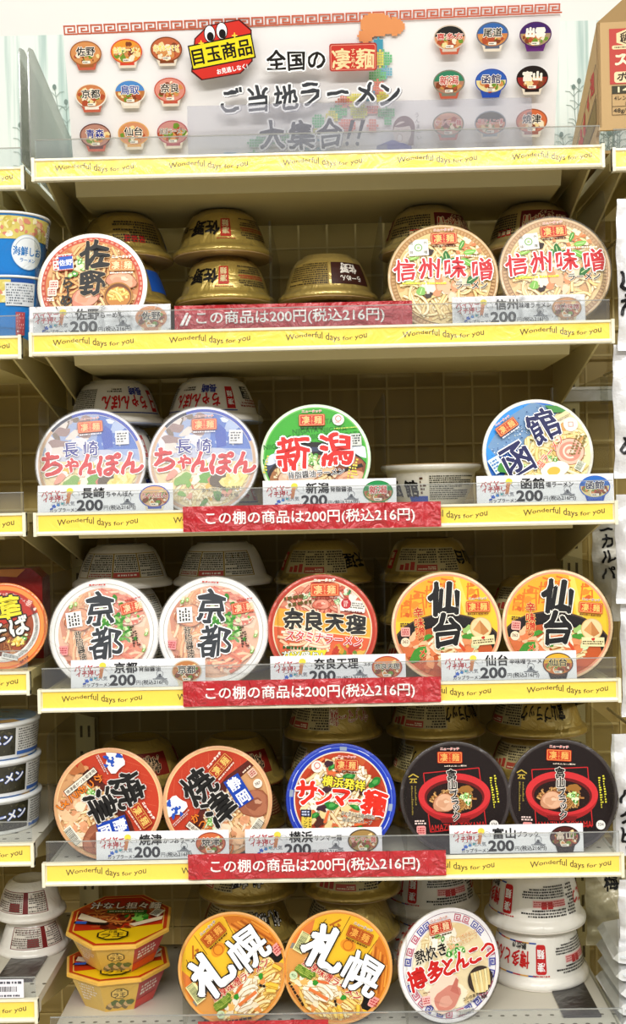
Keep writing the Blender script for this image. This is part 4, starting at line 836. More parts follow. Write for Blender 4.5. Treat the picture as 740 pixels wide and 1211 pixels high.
@design('#f0b060')
def sapporo(A):
    N = norm(365, 386, 340)
    A.ring(0, .985, '#ee9c4c'); A.ring(0, .965, '#f7c838'); A.clip = .96
    A.poly([N(640, 190), N(720, 200), N(720, 620), N(560, 640), N(520, 420)], '#d8822c'); A.poly([N(30, 330), N(110, 120), N(230, 80), N(170, 300)], '#ea8c48')
    for i in range(9): A.line([N(600+i*14, 250+i*16), N(560+i*14, 540+i*12)], .03, ('#f0a848', '#b8641c', '#e8943a')[i % 3])
    for a, b in (((465, 60), (380, 200)), ((650, 190), (540, 330)), ((300, 90), (210, 190))): A.line([N(*a), N(*b)], .012, '#8a5a1c')
    A.ell(*N(435, 255), .15, .11, '#f0a030', -20); A.ring(.08, .1, '#d07a20', *N(435, 255), 24)
    for a, b in (((320, 130), (395, 95)), ((340, 120), (355, 160)), ((372, 120), (385, 140)), ((345, 150), (390, 130))): A.line([N(*a), N(*b)], .035, '#c87820')
    A.poly([N(40, 230), N(90, 240), N(300, 350), N(460, 440), N(590, 600), N(560, 660), N(420, 600), N(200, 380), N(40, 310)], '#231a16'); A.ell(*N(115, 265), .25, .06, '#9a948c', -22)
    A.ell(*N(190, 590), 1.2, .72, '#e0a860', -42); A.ell(*N(195, 580), 1.15, .66, '#e3a65c', -42)
    A.strands(130, *N(260, 560), .75, .55, ['#f6dc8c', '#f0cc70', '#faeab4'], .05, .6, 4, '#c48a3c', 2, -35)
    mix(A, 26, *N(250, 520), .5, .35, ['#f4e8c8', '#e8a058', '#f6f0dc', '#f0c070', '#e0803c'], .05, .11, 5); A.strands(26, *N(250, 530), .35, .18, ['#f8f2e0', '#f0e8d0'], .06, .5, 7, '#c8a878', 1, -25)
    A.strands(36, *N(420, 660), .5, .16, ['#f4cc50', '#f8dc78'], .06, .6, 9, '#c8902c', 1, -80)
    A.line([N(180, 510), N(300, 580)], .06, '#e8894c'); A.line([N(230, 465), N(310, 480)], .05, '#e27a44')
    for x, y, r in ((150, 400, .16), (185, 425, .12), (125, 390, .1)): A.blob(*N(x, y), r, '#6a8a2c', x, .6, -30, .4); A.fine(*N(x, y), r*1.5, r, 4, '#b8c860', x, -30)
    for x, y in ((222, 475), (398, 568)): A.blob(*N(x, y), .06, '#3f9a34', x, .7)
    for x, y in ((345, 590), (350, 610)): A.ell(*N(x, y), .022, .03, '#2a1c14')
    x, y = N(84, 428); A.ell(x, y, .075, .075, '#cfe0b8'); A.text('425', x, y, .06, '#4a6a34', -30, bold=.02)
    A.fine(*N(110, 560), .62, .07, 1, '#3a2c1c', 6, -58, .9)
    A.barcode(*N(142, 228), .34, .16, 60, '#3a5a34', '#f2ecb0')
    A.stamp(*N(592, 600), .1, '#eda8a0', '#c04448', rot=-25)
    A.text('濃厚味噌ラーメン', *N(328, 456), .165, '#c43a30', -33, w=1.24, bold=.05, halo='#fbf0d4', hw=.05)
    A.seal(*N(512, 190), .46, -25, '#b4581e', '#f0b458', '#d88838', '#3a2414', '#6a4414')
    A.text('札', *N(290, 266), .80, '#ffffff', -27, bold=.08, halo='#1c1412', hw=.035, brush=.9); A.text('幌', *N(520, 424), .74, '#ffffff', -27, bold=.05, halo='#1c1412', hw=.03, brush=.5)
@design('#f2eef0')
def hakata(A):
    N = norm(362, 400, 318, 365)
    A.ring(0, .985, '#f4f1f2'); A.ring(.945, .955, '#7a3a6a'); 
    for i, a in enumerate((38, 48, 62, 74, 112+6, 128, 140, 156, 168, 198, 210, 222, 234, 250, 262, 278, 290, 304, 316, 330, 342, 356, 8)):
        c = ('#4a50a8', '#4a50a8', '#c86a80', '#c86a80')[i % 4]
        meander(A, .865*math.cos(R2(a)), .865*math.sin(R2(a)), .13, c, a-90)
    A.ring(0, .775, '#ead9b2'); A.clip = .775
    mix(A, 24, 0, 0, .72, .72, ['#f0e2c0', '#e4cea0', '#f4ead0', '#e8d4ac'], .1, .22, 3); A.strands(40, *N(300, 230), .4, .2, ['#f4e8c8', '#ecdcb0'], .04, .5, 4, '#d0b480', 4)
    mix(A, 12, *N(330, 220), .3, .16, ['#f2ead8', '#d8c8a8', '#fbf6e8'], .06, .12, 5); greens(A, [N(390, 300), N(345, 315), N(430, 315), N(300, 225), N(400, 330)], .12, 6, ['#3f9438', '#6ab450', '#9ccc78', '#d8ecc0'])
    A.clip = .9
    A.blob(*N(300, 570), .34, '#f2d8c4', 2, .95, 20, .25); A.blob(*N(320, 605), .27, '#d49080', 4, .8, 25, .15); A.poly([N(340, 560), N(385, 480), N(400, 500), N(390, 540), N(400, 600)], '#c87a6c'); A.blob(*N(305, 625), .14, '#e0aa98', 5, .7, 20, .2)
    x, y = N(545, 522); A.ell(x, y, .265, .25, '#2c2420'); A.ell(x, y, .25, .235, '#4a3c34')
    for i in range(7): A.line([N(490+i*18, 470-i*3), N(498+i*17, 540), N(510+i*14, 606)], .05, '#f0dfae' if i % 2 else '#e4cd92')
    A.text('コシのある', *N(470, 622), .07, '#2a2622', 10, bold=.03); A.text('ストレート細麺', *N(510, 628+16), .075, '#2a2622', 10, bold=.04, w=.42)
    A.stamp(*N(184, 598), .085, '#f0c4c0', '#b8343c'); A.fine(*N(190, 545), .14, .03, 1, '#8a6a50')
    A.barcode(*N(430, 715), .3, .1, 0, '#7a7a7a', '#e8e4dc')
    A.seal(*N(312, 140), .44, 6, '#c43a2a', '#f0d8b0', '#f0d8b0', '#c03a30', '#5a4a34')
    A.text('熱炊き', *N(235, 296), .26, '#26221e', 9, w=.64, bold=.05, halo='#f8f0dc', hw=.04, brush=.9)
    A.text('じっくりと炊き出した', *N(446, 222), .095, '#d89a2c', 13, w=.64, bold=.04, halo='#fffaf0', hw=.04); A.text('濃厚こってりスープ', *N(452, 258), .095, '#d89a2c', 13, w=.62, bold=.04, halo='#fffaf0', hw=.04)
    for ch, x, y, h in zip('博多とんこつ', (132, 255, 345, 432, 520, 608), (450, 418, 398, 376, 358, 336), (.40, .38, .36, .36, .34, .34)): A.text(ch, *N(x, y), h, '#cc2f2c', 10, bold=.085, halo='#ffffff', hw=.045, brush=.8)
# ------------------------------------------------------------------ bowls facing out
LIDS = {}
FG, SG = 'noodle bowls leaning face out along the shelves', 'noodle bowls stacked behind the front row'
def front(row, px, py, fn, body, label, turn=0, hazy=False, lean=9, yaw=0, lift=0, Y=.036):
    k = (fn.__name__, turn)
    if k not in LIDS: LIDS[k] = lid_art(fn, turn)
    L = R2(lean); x = P(px, py, Y).x; zc = DECK[row]+.0732*math.cos(L)+.0004+lift
    seen = P(px, py, Y).z
    print('bowl', fn.__name__, 'row', row, 'z off by mm', round((zc-seen)*1000, 1))
    Rm = Matrix.Rotation(R2(yaw), 3, 'Z') @ Matrix.Rotation(R2(90)-L, 3, 'X')
    o = Vector((x, Y, zc))-Rm @ Vector((0, 0, .0612))
    t = thing('noodle_bowl', o, label, 'noodle bowl', FG, Rm.to_euler())
    put(bowl_mesh(body), 'bowl', t); put(LIDS[k], 'lid', t); put(film_mesh(hazy), 'shrink_wrap', t)
    return t
front(1, 109, 339, sano, 'sano', 'white-rimmed noodle bowl with large black characters over noodles, next to the blue cups')
front(1, 524, 331, shinshu, 'shinshu', 'tan-rimmed noodle bowl with red characters and leeks, nearer the brown-panel bowls', 1)
front(1, 656, 315, shinshu, 'shinshu', 'tan-rimmed noodle bowl with red characters and leeks, beside the hanging pouches', 4, 2, lift=.006)
front(2, 107, 542, nagasaki, 'champon', 'hazy wrapped noodle bowl with blue and red lettering, at the outer shelf end', 0, True)
front(2, 240, 539, nagasaki2, 'champon', 'hazy wrapped noodle bowl with blue and red lettering, beside the green bowl', -3, True)
front(2, 373, 539, niigata, 'nara', 'green noodle bowl with two big red characters above a dark bowl of noodles', -3)
front(2, 636, 542, hakodate, 'hakodate', 'blue and cream noodle bowl with navy characters, night view, egg and pork')
front(3, 123, 748, kyoto, 'kyoto', 'wrapped white-rimmed noodle bowl with two grey characters, beside the orange-rimmed bowl', 0, True)
front(3, 252, 746, kyoto, 'kyoto', 'wrapped white-rimmed noodle bowl with two grey characters, beside the red-rimmed bowl', -5, True)
front(3, 381, 744, nara, 'nara', 'red-rimmed noodle bowl with four grey characters across an orange band', 0)
front(3, 528, 742, sendai, 'sendai', 'yellow noodle bowl with two black characters, beside the red-rimmed bowl', 0)
front(3, 659, 740, sendai, 'sendai', 'yellow noodle bowl with two black characters, at the shelf end', -6)
front(4, 128, 947, yaizu, 'yaizu', 'orange-red noodle bowl turned with its blue tag at the bottom and barcode beside it', -104)
front(4, 257, 945, yaizu, 'yaizu', 'orange-red noodle bowl with blue tag near its upper rim, beside the blue-rimmed bowl', 0)
front(4, 403, 943, sanma, 'sanma', 'blue-rimmed noodle bowl with red lettering over vegetables and noodles', 0)
front(4, 538, 945, toyama, 'toyama', 'black noodle bowl with a red soup bowl picture, beside the blue-rimmed bowl', 0)
front(4, 665, 943, toyama, 'toyama', 'black noodle bowl with a red soup bowl picture, at the shelf end', -3)
front(5, 275, 1142, sapporo, 'sapporo', 'orange-yellow noodle bowl with white characters tilted upward, the one nearer the octagonal bowls', 66)
front(5, 399, 1143, sapporo, 'sapporo', 'orange-yellow noodle bowl with white characters sloping downward, beside the white lettered bowl', 0)
front(5, 532, 1138, hakata, 'hakata', 'white noodle bowl with a blue and pink key-pattern rim and red lettering', 0, yaw=20)
# ------------------------------------------------------------------ stacks behind, upside down
def stack(row, px, Y, names, spins, where, colour, sz=1., up=(), jit=7):
    sz *= {1: 1.085, 2: 1.06, 4: 1.035}.get(row, 1)
    x = px_x(px, Y, 587+(1.4-DECK[row])*700); g = random.Random(px); n = len(names)
    H = .0614*sz
    for i, (nm, sp_) in enumerate(zip(names, spins)):
        pos = {1: ['lone'], 2: ['lower of two', 'upper of two'], 3: ['lowest of three', 'middle of three', 'topmost of three']}[n][i]
        flip = i not in up
        dx, dy = (g.uniform(-.003, .003), g.uniform(-.003, .003)) if i else (0, 0)
        z = DECK[row]+.0003+i*(H+.0003)+(H if flip else 0)
        rot = Matrix.Rotation(R2(sp_), 3, 'Z') @ (Matrix.Rotation(math.pi, 3, 'Y') if flip else Matrix.Identity(3))
        t = thing('noodle_bowl', (x+dx, Y+dy, z), f'{colour} {"upside-down" if flip else "upright"} bowl, {pos} {where}', 'noodle bowl', SG, rot.to_euler())
        t.scale = (1, 1, sz)
        put(bowl_mesh(nm), 'bowl', t); put(plain_lid(nm), 'lid', t)
stack(1, 147, .20, ['sano']*3, [150, -160, -125], 'behind the bowl next to the blue cups', 'gold')
stack(1, 266, .195, ['sano']*3, [0, 6, 12], 'with black brush lettering on the second shelf', 'gold')
stack(1, 388, .195, ['brown']*2, [0, 2], 'with a dark brown panel on the second shelf', 'gold')
stack(1, 511, .20, ['shinshu']*3, [0, -10, -20], 'behind the tan-rimmed bowl nearer the brown-panel bowls', 'pale gold')
stack(1, 636, .20, ['shinshu']*3, [30, 40, -52], 'behind the tan-rimmed bowl at the shelf end', 'pale gold')
stack(2, 139, .20, ['champon']*3, [60, 10, 28], 'behind the outer hazy blue and red bowl', 'white')
stack(2, 254, .20, ['champon']*3, [30, -30, -14], 'behind the hazy bowl beside the green bowl', 'white')
stack(2, 510, .20, ['hakodate'], [-34], 'with dense black print on the third shelf', 'white', up=(0,))
stack(3, 146, .20, ['kyoto']*3, [20, 12, 6], 'behind the outer wrapped white-rimmed bowl', 'white')
stack(3, 263, .20, ['kyoto']*3, [-10, -24, -20], 'behind the inner wrapped white-rimmed bowl', 'white')
stack(3, 385, .20, ['nara']*3, [30, -10, -14], 'behind the red-rimmed bowl', 'gold')
stack(3, 508, .20, ['sendai']*3, [-40, 20, -8], 'behind the yellow bowl beside the red-rimmed one', 'gold')
stack(3, 634, .225, ['sendai']*2, [30, -30], 'behind the yellow bowl at the shelf end', 'gold')
stack(4, 163, .20, ['yaizu']*2, [0, 75], 'behind the orange-red bowl with tag at its bottom', 'dull gold')
stack(4, 281, .20, ['yaizu']*2, [20, 80], 'behind the orange-red bowl beside the blue-rimmed one', 'dull gold')
stack(4, 394, .195, ['sanma']*3, [0, -96, -50], 'behind the blue-rimmed bowl', 'gold')
stack(4, 516, .195, ['toyama']*3, [0, -90, -36], 'behind the black bowl beside the blue-rimmed one', 'gold')
stack(4, 635, .195, ['toyama']*3, [20, -40, -76], 'behind the black bowl at the shelf end', 'gold')
stack(5, 291, .195, ['sapporo']*3, [0, -30, -62], 'behind the orange-yellow bowl nearer the octagonal ones', 'gold')
stack(5, 414, .195, ['sapporo']*3, [40, -90, -10], 'behind the orange-yellow bowl beside the white lettered one', 'gold')
stack(5, 512, .255, ['hakata']*2, [40, -10], 'behind the white key-pattern bowl', 'white', 1.25)
stack(5, 634, .185, ['hakata']*2, [15, -26], 'in full view on the lowest shelf', 'white', 1.30)
# ------------------------------------------------------------------ price cards and red banners
CG = 'white price cards on the shelf rails'
def card(row, x0, x1, y1, name, sub, miniargs, label, wrapped=False, Y=.007, hpx=33):
    a, b = P(x0, y1, Y), P(x1, y1, Y); W = b.x-a.x; H = hpx/1380*(Y+1.5057)
    t = thing('price_card', ((a.x+b.x)/2, Y, ZB[row]+.0292), label, 'price card', CG, (R2(-4), 0, 0))
    B = solid(); B.box((0, 0, H/2), (W, .0008, H), mat('#f1f0f2', 'paper')); B.build('card', t)
    A = Art(lambda u, v, k: (u, -.0006-k, v+H/2), 'paper')
    q = lambda x, y: ((x-80)*W/160, (16.5-y)*H/33); s = W/160
    A.text('バイヤー', *q(19, 9.5), 7.5*s, '#c02a35', 4, w=29*s, bold=.05, brush=1.2); A.text('イチ押し!', *q(21, 16), 7.5*s, '#c02a35', 4, w=29*s, bold=.05, brush=1.2)
    A.ell(*q(38, 7), 4*s, 3.6*s, '#e8dc5a'); A.poly([q(34, 16), q(36, 11), q(39, 12), q(37, 22), q(33, 22)], '#cf8a5c'); A.blob(*q(37, 11), 2.6*s, '#d89a6c', 2)
    A.blob(*q(45, 11), 4.6*s, '#9a9aa0', 5, .7, 0, .15); A.blob(*q(45, 11), 4.0*s, '#f2f2f4', 5, .7, 0, .15); A.rect(*q(46.5, 14.5), 5*s, 3*s, '#e8e8ec')
    A.text('ご当地人気', *q(30, 22), 5.6*s, '#80828c', w=27*s, bold=.02); A.text('カップラーメン', *q(31, 29.5), 5.2*s, '#3a3c48', w=34*s, bold=.035)
    for dx, dy, r, c in ((19, 25, 2.6, '#3a6ac8'), (24, 23.5, 2.0, '#3f8ad0'), (29, 22, 1.6, '#4aa8b0'), (16, 28, 1.8, '#2c52b0')): A.blob(*q(dx, dy), r*s, c, int(dx), .7, 30, .4)
    n = len(name); wn = {2: 27, 4: 52}[n]
    A.text(name, *q(50+wn/2+2, 10), 13.5*s, '#1c1a1c', w=wn*s, bold=.055)
    ws = min(6.4*len(sub), 49); A.text(sub, *q(54+wn+ws/2, 11.5), 7.2*s if n == 2 else 5*s, '#242226', w=(ws if n == 2 else 16)*s, bold=.03)
    A.text('200', *q(61.5, 24.5), 17*s, '#262832', w=30*s, bold=.075); A.text('円', *q(80.5, 28), 6*s, '#30323a', bold=.01); A.text('(税込216円)', *q(100, 28), 6*s, '#30323a', w=31*s, bold=.03)
    A.ring(3.6*s, 4.1*s, '#70727a', *q(106, 18), 20); A.poly([q(100, 24), q(104, 19.5), q(107, 19.5), q(112, 24)], '#8a8c92'); A.rect(*q(106, 24), 17*s, 1.2*s, '#8a8c92'); A.rect(*q(106, 20), 3*s, 4*s, '#5a5c64')
    u, v = q(138, 16.5); mini(A, u, v+.9*s, 36*s, *miniargs)
    A.build('card_printing', t)
    if wrapped:
        B = solid(); w_ = W*wrapped
        B.box((w_/2-W/2-.004*0, -.0035, H/2), (w_, .0014, H*.94), BAGFILM); B.build('film_sleeve', t)
    return t
card(1, 35, 202, 391, '佐野', 'らーめん', ('#d8a080', '#d89a68', '佐野', '#3a302c'), 'film-wrapped price card below the white-rimmed bowl next to the blue cups', 1.0, .010, 34)
card(1, 535, 692, 383, '信州', '味噌ラーメン', ('#b08a60', '#d8a070', '信州味噌', '#b83a3a'), 'film-wrapped price card below the two tan-rimmed red-lettered bowls', 1.0, .010, 34)
card(2, 45, 205, 606, '長崎', 'ちゃんぽん', ('#5a6ab8', '#e0b890', 'ちゃんぽん', '#c83a40'), 'price card below the outer hazy blue and red lettered bowl')
card(2, 311, 469, 600, '新潟', '背脂醤油', ('#2a8a4a', '#b88860', '新潟', '#d03a30', '#f4f0e8', '#2f9a5a'), 'price card half behind a red banner below the green bowl')
card(2, 564, 726, 598, '函館', '塩ラーメン', ('#3a70c8', '#e4d49a', '函館', '#22285c', '#f4f0e8', '#3a78c8', '#2c58b8'), 'price card below the blue and cream bowl')
card(3, 84, 243, 812, '京都', '背脂醤油', ('#d8c8b0', '#c88a58', '京都', '#2a2a22'), 'price card below the outer wrapped white-rimmed bowl')
card(3, 320, 480, 808, '奈良天理', 'スタミナ', ('#b84a34', '#d88a58', '奈良天理', '#3a2a24'), 'price card half behind a red banner below the red-rimmed bowl')
card(3, 522, 682, 806, '仙台', '辛味噌ラーメン', ('#5a3a24', '#d8843c', '仙台', '#1c1818', '#f4e0a0', '#e8b840', '#2c2220'), 'price card below the pair of yellow bowls')
card(4, 114, 271, 1013, '焼津', 'かつおラーメン', ('#a84a30', '#d8784c', '焼津', '#2c2420'), 'price card below the orange-red bowls')
card(4, 290, 452, 1012, '横浜', 'サンマー麺', ('#4a3a30', '#b09058', 'サンマー麺', '#d84a38'), 'price card half behind a red banner below the blue-rimmed bowl')
card(4, 532, 690, 1010, '富山', 'ブラック', ('#2c1816', '#5a2420', '富山', '#f0dcc8', '#2a1614', None, '#2c1816'), 'price card below the pair of black bowls')
BG = 'red price banners with white lettering'
def banner(row, x0, x1, ytop, t_, label, Y=-.0115, hpx=30, tx=(27, 274), total=305, tilt=0.):
    a, b = P(x0, ytop, Y), P(x1, ytop, Y); W = b.x-a.x; H = hpx/1380*(Y+1.5057); z0 = (a.z+b.z)/2-H
    if Y > 0: z0 = ZB[row]+.0292
    th = thing('price_banner', ((a.x+b.x)/2, Y, z0), label, 'banner', BG)
    B = solid(); nx, nz = 60, 3
    def sf(i, j, d):
        u, v = -W/2+W*i/nx, H*j/nz; return (u, d-.0004*math.sin(u*190+j)-.0003*math.sin(u*71+2*j+1), v)
    for d, fl in ((-.0004, 1), (.0006, -1)):
        v = [sf(i, j, d) for j in range(nz+1) for i in range(nx+1)]
        B.raw(v, [(j*(nx+1)+i, j*(nx+1)+i+1, (j+1)*(nx+1)+i+1, (j+1)*(nx+1)+i)[::fl] for j in range(nz) for i in range(nx)], mat('#b91b25', 'vinyl'), True)
    B.build('strip', th)
    A = Art(lambda u, v, k: (u, -.0014-k, v+H*.5), 'vinyl'); s = W/total
    A.text(t_, ((tx[0]+tx[1])/2-total/2)*s, -.0004, 16.2*s, '#f7f2ee', w=(tx[1]-tx[0])*s, bold=.028)
    if Y > 0: A.poly([(-W/2+6*s, -8*s), (-W/2+10*s, -8*s), (-W/2+17*s, 7*s), (-W/2+14*s, 7*s)], '#f7f2ee'); A.poly([(-W/2+12*s, -8*s), (-W/2+15*s, -8*s), (-W/2+20*s, 3*s), (-W/2+18*s, 5*s)], '#f7f2ee')
    A.build('strip_lettering', th)
T1, T2 = 'この商品は200円(税込216円)', 'この棚の商品は200円(税込216円)'
banner(1, 206, 487, 360, T1, 'red banner behind the clear guard below the gold bowls of the second shelf', .012, 31, (26, 248), 281)
banner(2, 216, 521, 596, T2, 'red banner hung on the rail below the green bowl')
banner(3, 216, 521, 803, T2, 'red banner hung on the rail below the red-rimmed bowl')
banner(4, 222, 527, 1008, T2, 'red banner hung on the rail below the blue-rimmed bowl')
banner(5, 234, 388, 1207, T2[:8], 'red banner on the lowest rail below the orange-yellow bowls', -.0115, 30, (10, 150), 160)
# ------------------------------------------------------------------ octagonal bowls
def octagon(px, z0, turn, label, up):
    x = P(px, 1120, .125).x
    t = thing('octagonal_noodle_bowl', (x, .125, z0), label, 'noodle bowl', 'octagonal noodle bowls', (R2(9 if up else 1), 0, R2(turn)))
    R0, R1, H = .050, .0705, .0475
    an = [R2(22.5+45*k-90) for k in range(8)]
    A = Art(XYZ, 'gloss')
    b = [(R0*math.cos(a), R0*math.sin(a), 0) for a in an]; tp = [(R1*math.cos(a), R1*math.sin(a), H) for a in an]
    cols = ['#c2484a', '#c2484a', '#d8b45c', '#c2484a', '#d8b45c', '#c2484a', '#d8b45c', '#d9b052']
    for k in range(8): A.raw([b[k], b[(k+1) % 8], tp[(k+1) % 8], tp[k]], [(0, 1, 2, 3)], mat(cols[k], 'gloss'))
    A.raw(b, [tuple(range(8))[::-1]], mat('#d8b45c', 'gloss')); A.raw([(q[0]*.99, q[1]*.99, H-.001) for q in tp], [tuple(range(8))], mat('#d8b45c', 'gloss'))
    # crest and lettering on the faces turned to the aisle
    def face(k):
        b0, b1, t0, t1 = map(Vector, (b[k], b[(k+1) % 8], tp[k], tp[(k+1) % 8])); o = (b0+b1+t0+t1)/4; ux = (b1-b0).normalized(); vy = ((t0+t1)/2-(b0+b1)/2).normalized(); n = ux.cross(vy)
        return lambda u, v, e: o+ux*u+vy*v+n*(.0004+e)
    for k in (7, 0, 6):
        F_ = Art(face(k), 'gloss', 2e-5); F_.v, F_.f, F_.mi, F_.ms, F_.sm = A.v, A.f, A.mi, A.ms, A.sm
        if k == 7:
            pts = [(.0125*math.cos(R2(22.5+45*j)), .0095*math.sin(R2(22.5+45*j))+.006) for j in range(8)]; F_.poly(pts, '#3c3424'); F_.poly([(p[0]*.88, (p[1]-.006)*.88+.006) for p in pts], '#e0bc64')
            F_.text('ラ王', 0, .0035, .009, '#3c3424', bold=.05); F_.text('日清', 0, .0115, .0045, '#3c3424', bold=.03)
            for j in range(9): F_.blob(-.014+.0035*j, -.016+(j % 3)*.003, .005, ('#7a6a4a', '#c8a878', '#5c6a3c')[j % 3], j)
        elif k == 0:
            F_.fine(-.002, .006, .03, .018, 3, '#f4e4d8', 4, 4); F_.poly([(-.0205, -.0225), (.018, -.0225), (.020, -.008), (-.0215, -.010)], '#d8322a')
        else: F_.fine(0, .004, .03, .03, 6, '#e8d8c0', 4)
    A.build('bowl', t)
    A = Art(lambda u, v, k: (u*R1*1.08, v*R1*1.08, H+.0052+k), 'print', 2e-5); oc_ = [(math.cos(a), math.sin(a)) for a in an]
    rimv = [(R1*1.02*c, R1*1.02*s_2, H-.003) for c, s_2 in oc_]+[(R1*1.08*c, R1*1.08*s_2, H) for c, s_2 in oc_]+[(R1*1.08*c, R1*1.08*s_2, H+.004) for c, s_2 in oc_]+[(R1*1.05*c, R1*1.05*s_2, H+.005) for c, s_2 in oc_]
    A.raw(rimv, [(r*8+k, r*8+(k+1) % 8, r*8+8+(k+1) % 8, r*8+8+k) for r in range(3) for k in range(8)]+[tuple(range(24, 32))], mat('#e8b44c', 'gloss'))
    sc = lambda k: [(p[0]*k, p[1]*k) for p in oc_]
    A.poly(sc(.95), '#c2481c'); A.poly(sc(.88), '#f0c86c'); A.poly(sc(.86), '#c8421a' if not up else '#c43c1c')
    f0 = '#e8c41c'
    A.poly([(-.82, -.36), (-.34, -.81), (.34, -.81), (.82, -.40), (.80, -.22), (-.1, -.34)], f0)
    mix(A, 70, 0, .16, .76, .48, ['#8a3a1c', '#c8622c', '#6a2a16', '#d8924c', '#a84a24'], .05, .14, 4); A.strands(40, -.1, .1, .6, .35, ['#c87a3c', '#b8622c', '#d8964c'], .04, .4, 5, '#6a2c14', 4)
    mix(A, 14, .30, -.02, .22, .16, ['#2f7a24', '#5aa03c', '#86c05c'], .04, .09, 6); A.poly([(-.76, .0), (-.72, .2), (-.2, -.15), (-.3, -.22)], '#e6d6b8'); A.poly([(.2, -.26), (.8, .0), (.78, -.14), (.3, -.34)], '#e6d6b8')
    A.poly([(-.82, -.16), (-.80, -.08), (-.15, -.2), (-.2, -.26)], '#2a2018'); A.rect(-.68, -.14, .2, .09, '#3a6ac0', -8)
    A.text('汁なし担々麺', .08, .42, .25, '#f6efe4', -4, w=1.3, bold=.05, halo='#3a1a10', hw=.06); A.rect(.12, .2, .74, .11, '#3a6a2c', -4); A.fine(.12, .2, .66, .05, 1, '#e8e0c0', 3, -4)
    A.barcode(.68, .12, .22, .16, 60)
    pts = [(.30*math.cos(R2(22.5+45*j))-.06, .18*math.sin(R2(22.5+45*j))-.60) for j in range(8)]; A.poly(pts, '#2a2010'); A.poly([((p[0]+.06)*.88-.06, (p[1]+.60)*.88-.60) for p in pts], f0); A.text('ラ王', -.06, -.63, .17, '#2a2010', w=.40, bold=.06); A.text('日清', -.06, -.51, .08, '#2a2010', bold=.03)
    A.build('lid', t)
    return t
octagon(139, DECK[5]+.0003, 12, 'red and yellow octagonal bowl at the bottom of the pair on the lowest shelf', False)
octagon(143, DECK[5]+.0600, 4, 'yellow-lidded octagonal bowl on top of the pair on the lowest shelf', True)
# ------------------------------------------------------------------ goods of the neighbouring bay
def zleft(i): return ZL[i]+.0293
def tall_cup(z, label, turn):
    Y = .072; x = P(11, 330, Y).x; H, Rt, Rb = .0835, .0555, .044
    t = thing('noodle_cup', (x, Y, z), label, 'noodle cup', 'blue paper noodle cups', (0, 0, R2(turn)))
    B = solid(); B.lathe([(0, .002), (Rb-.002, .002), (Rb-.001, 0), (Rb, .001), (Rb+.0015, .006), (Rt-.001, H-.004), (Rt-.0005, H-.003)], mat('#1f7fd0', 'gloss'), 64, False)
    class C(Art): pass
    def xf(u, v, k):
        r = Rb+.0015+(Rt-Rb-.0025)*(v-.006)/(H-.01)+.0008+k; a = u/.05; return (r*math.sin(a), -r*math.cos(a), v)
    A = Art(xf, 'gloss', 1e-5); A.v, A.f, A.mi, A.ms, A.sm = B.v, B.f, B.mi, B.ms, B.sm
    def panel(a0, a1, z0, z1, col, n=20):
        A.layer += 1; us = np.radians(np.linspace(a0, a1, n+1))*.05
        A.raw([xf(u, zz, A.layer*A.eps) for zz in (z0, (z0+z1)/2, z1) for u in us], [(r*(n+1)+i, r*(n+1)+i+1, (r+1)*(n+1)+i+1, (r+1)*(n+1)+i) for r in range(2) for i in range(n)], mat(col, 'gloss'))
    panel(-30, 92, .048, .0775, '#d8c86c'); g = random.Random(2)
    for i in range(60): A.blob(R2(g.uniform(-26, 88))*.05, g.uniform(.051, .0745), g.uniform(.002, .005), g.choice(['#e8dc94', '#c8b450', '#f0e6b4', '#e0b48c', '#d88a70', '#f4ead4']), i, .7, i*20)
    panel(-66, -28, .045, .079, '#2f8fdc'); panel(92, 124, .045, .079, '#1c4f9c'); A.blob(R2(-8)*.05, .066, .008, '#7cbc8a', 3, 1.2)
    for r0, r1, c_ in ((0, .005, '#eef3f6'), (.005, .010, '#eef3f6'), (.010, .015, '#eef3f6'), (.015, .019, '#eef3f6'), (.019, .0218, '#eef3f6'), (.0218, .0228, '#c8dcec')): A.ring(r0, r1, c_, R2(45)*.05, .032, 48)
    A.text('海鮮しお', R2(45)*.05, .033, .0125, '#2478c0', w=.041, bold=.06); A.text('ラーメン', R2(45)*.05, .0215, .006, '#2478c0', bold=.04); A.ring(.0182, .0188, '#7a90a8', R2(45)*.05, .032, 40, 20, 160)
    panel(84, 126, .044, .074, '#d8dce0'); A.fine(R2(105)*.05, .059, .034, .027, 8, '#56606c', 3); panel(98, 112, .006, .036, '#b04a50'); A.fine(R2(105)*.05, .022, .009, .026, 6, '#f0dcdc', 3)
    A.build('cup', t)
    B = solid(); B.lathe([(Rt-.002, H-.0035), (Rt+.0012, H-.003), (Rt+.0016, H-.0015), (Rt+.001, H-.0003), (Rt-.002, H)], mat('#f0efea', 'gloss'), 64, False); B.lathe([(0, H-.0006), (Rt-.001, H-.0006), (Rt-.001, H)], mat('#e4ece8', 'gloss'), 64, False); B.build('lid', t)
tall_cup(zleft(1), 'blue noodle cup with white lettered circle, lower one of the pair', -75)
tall_cup(zleft(1)+.0838, 'blue noodle cup with white lettered circle, upper one of the pair', 0)
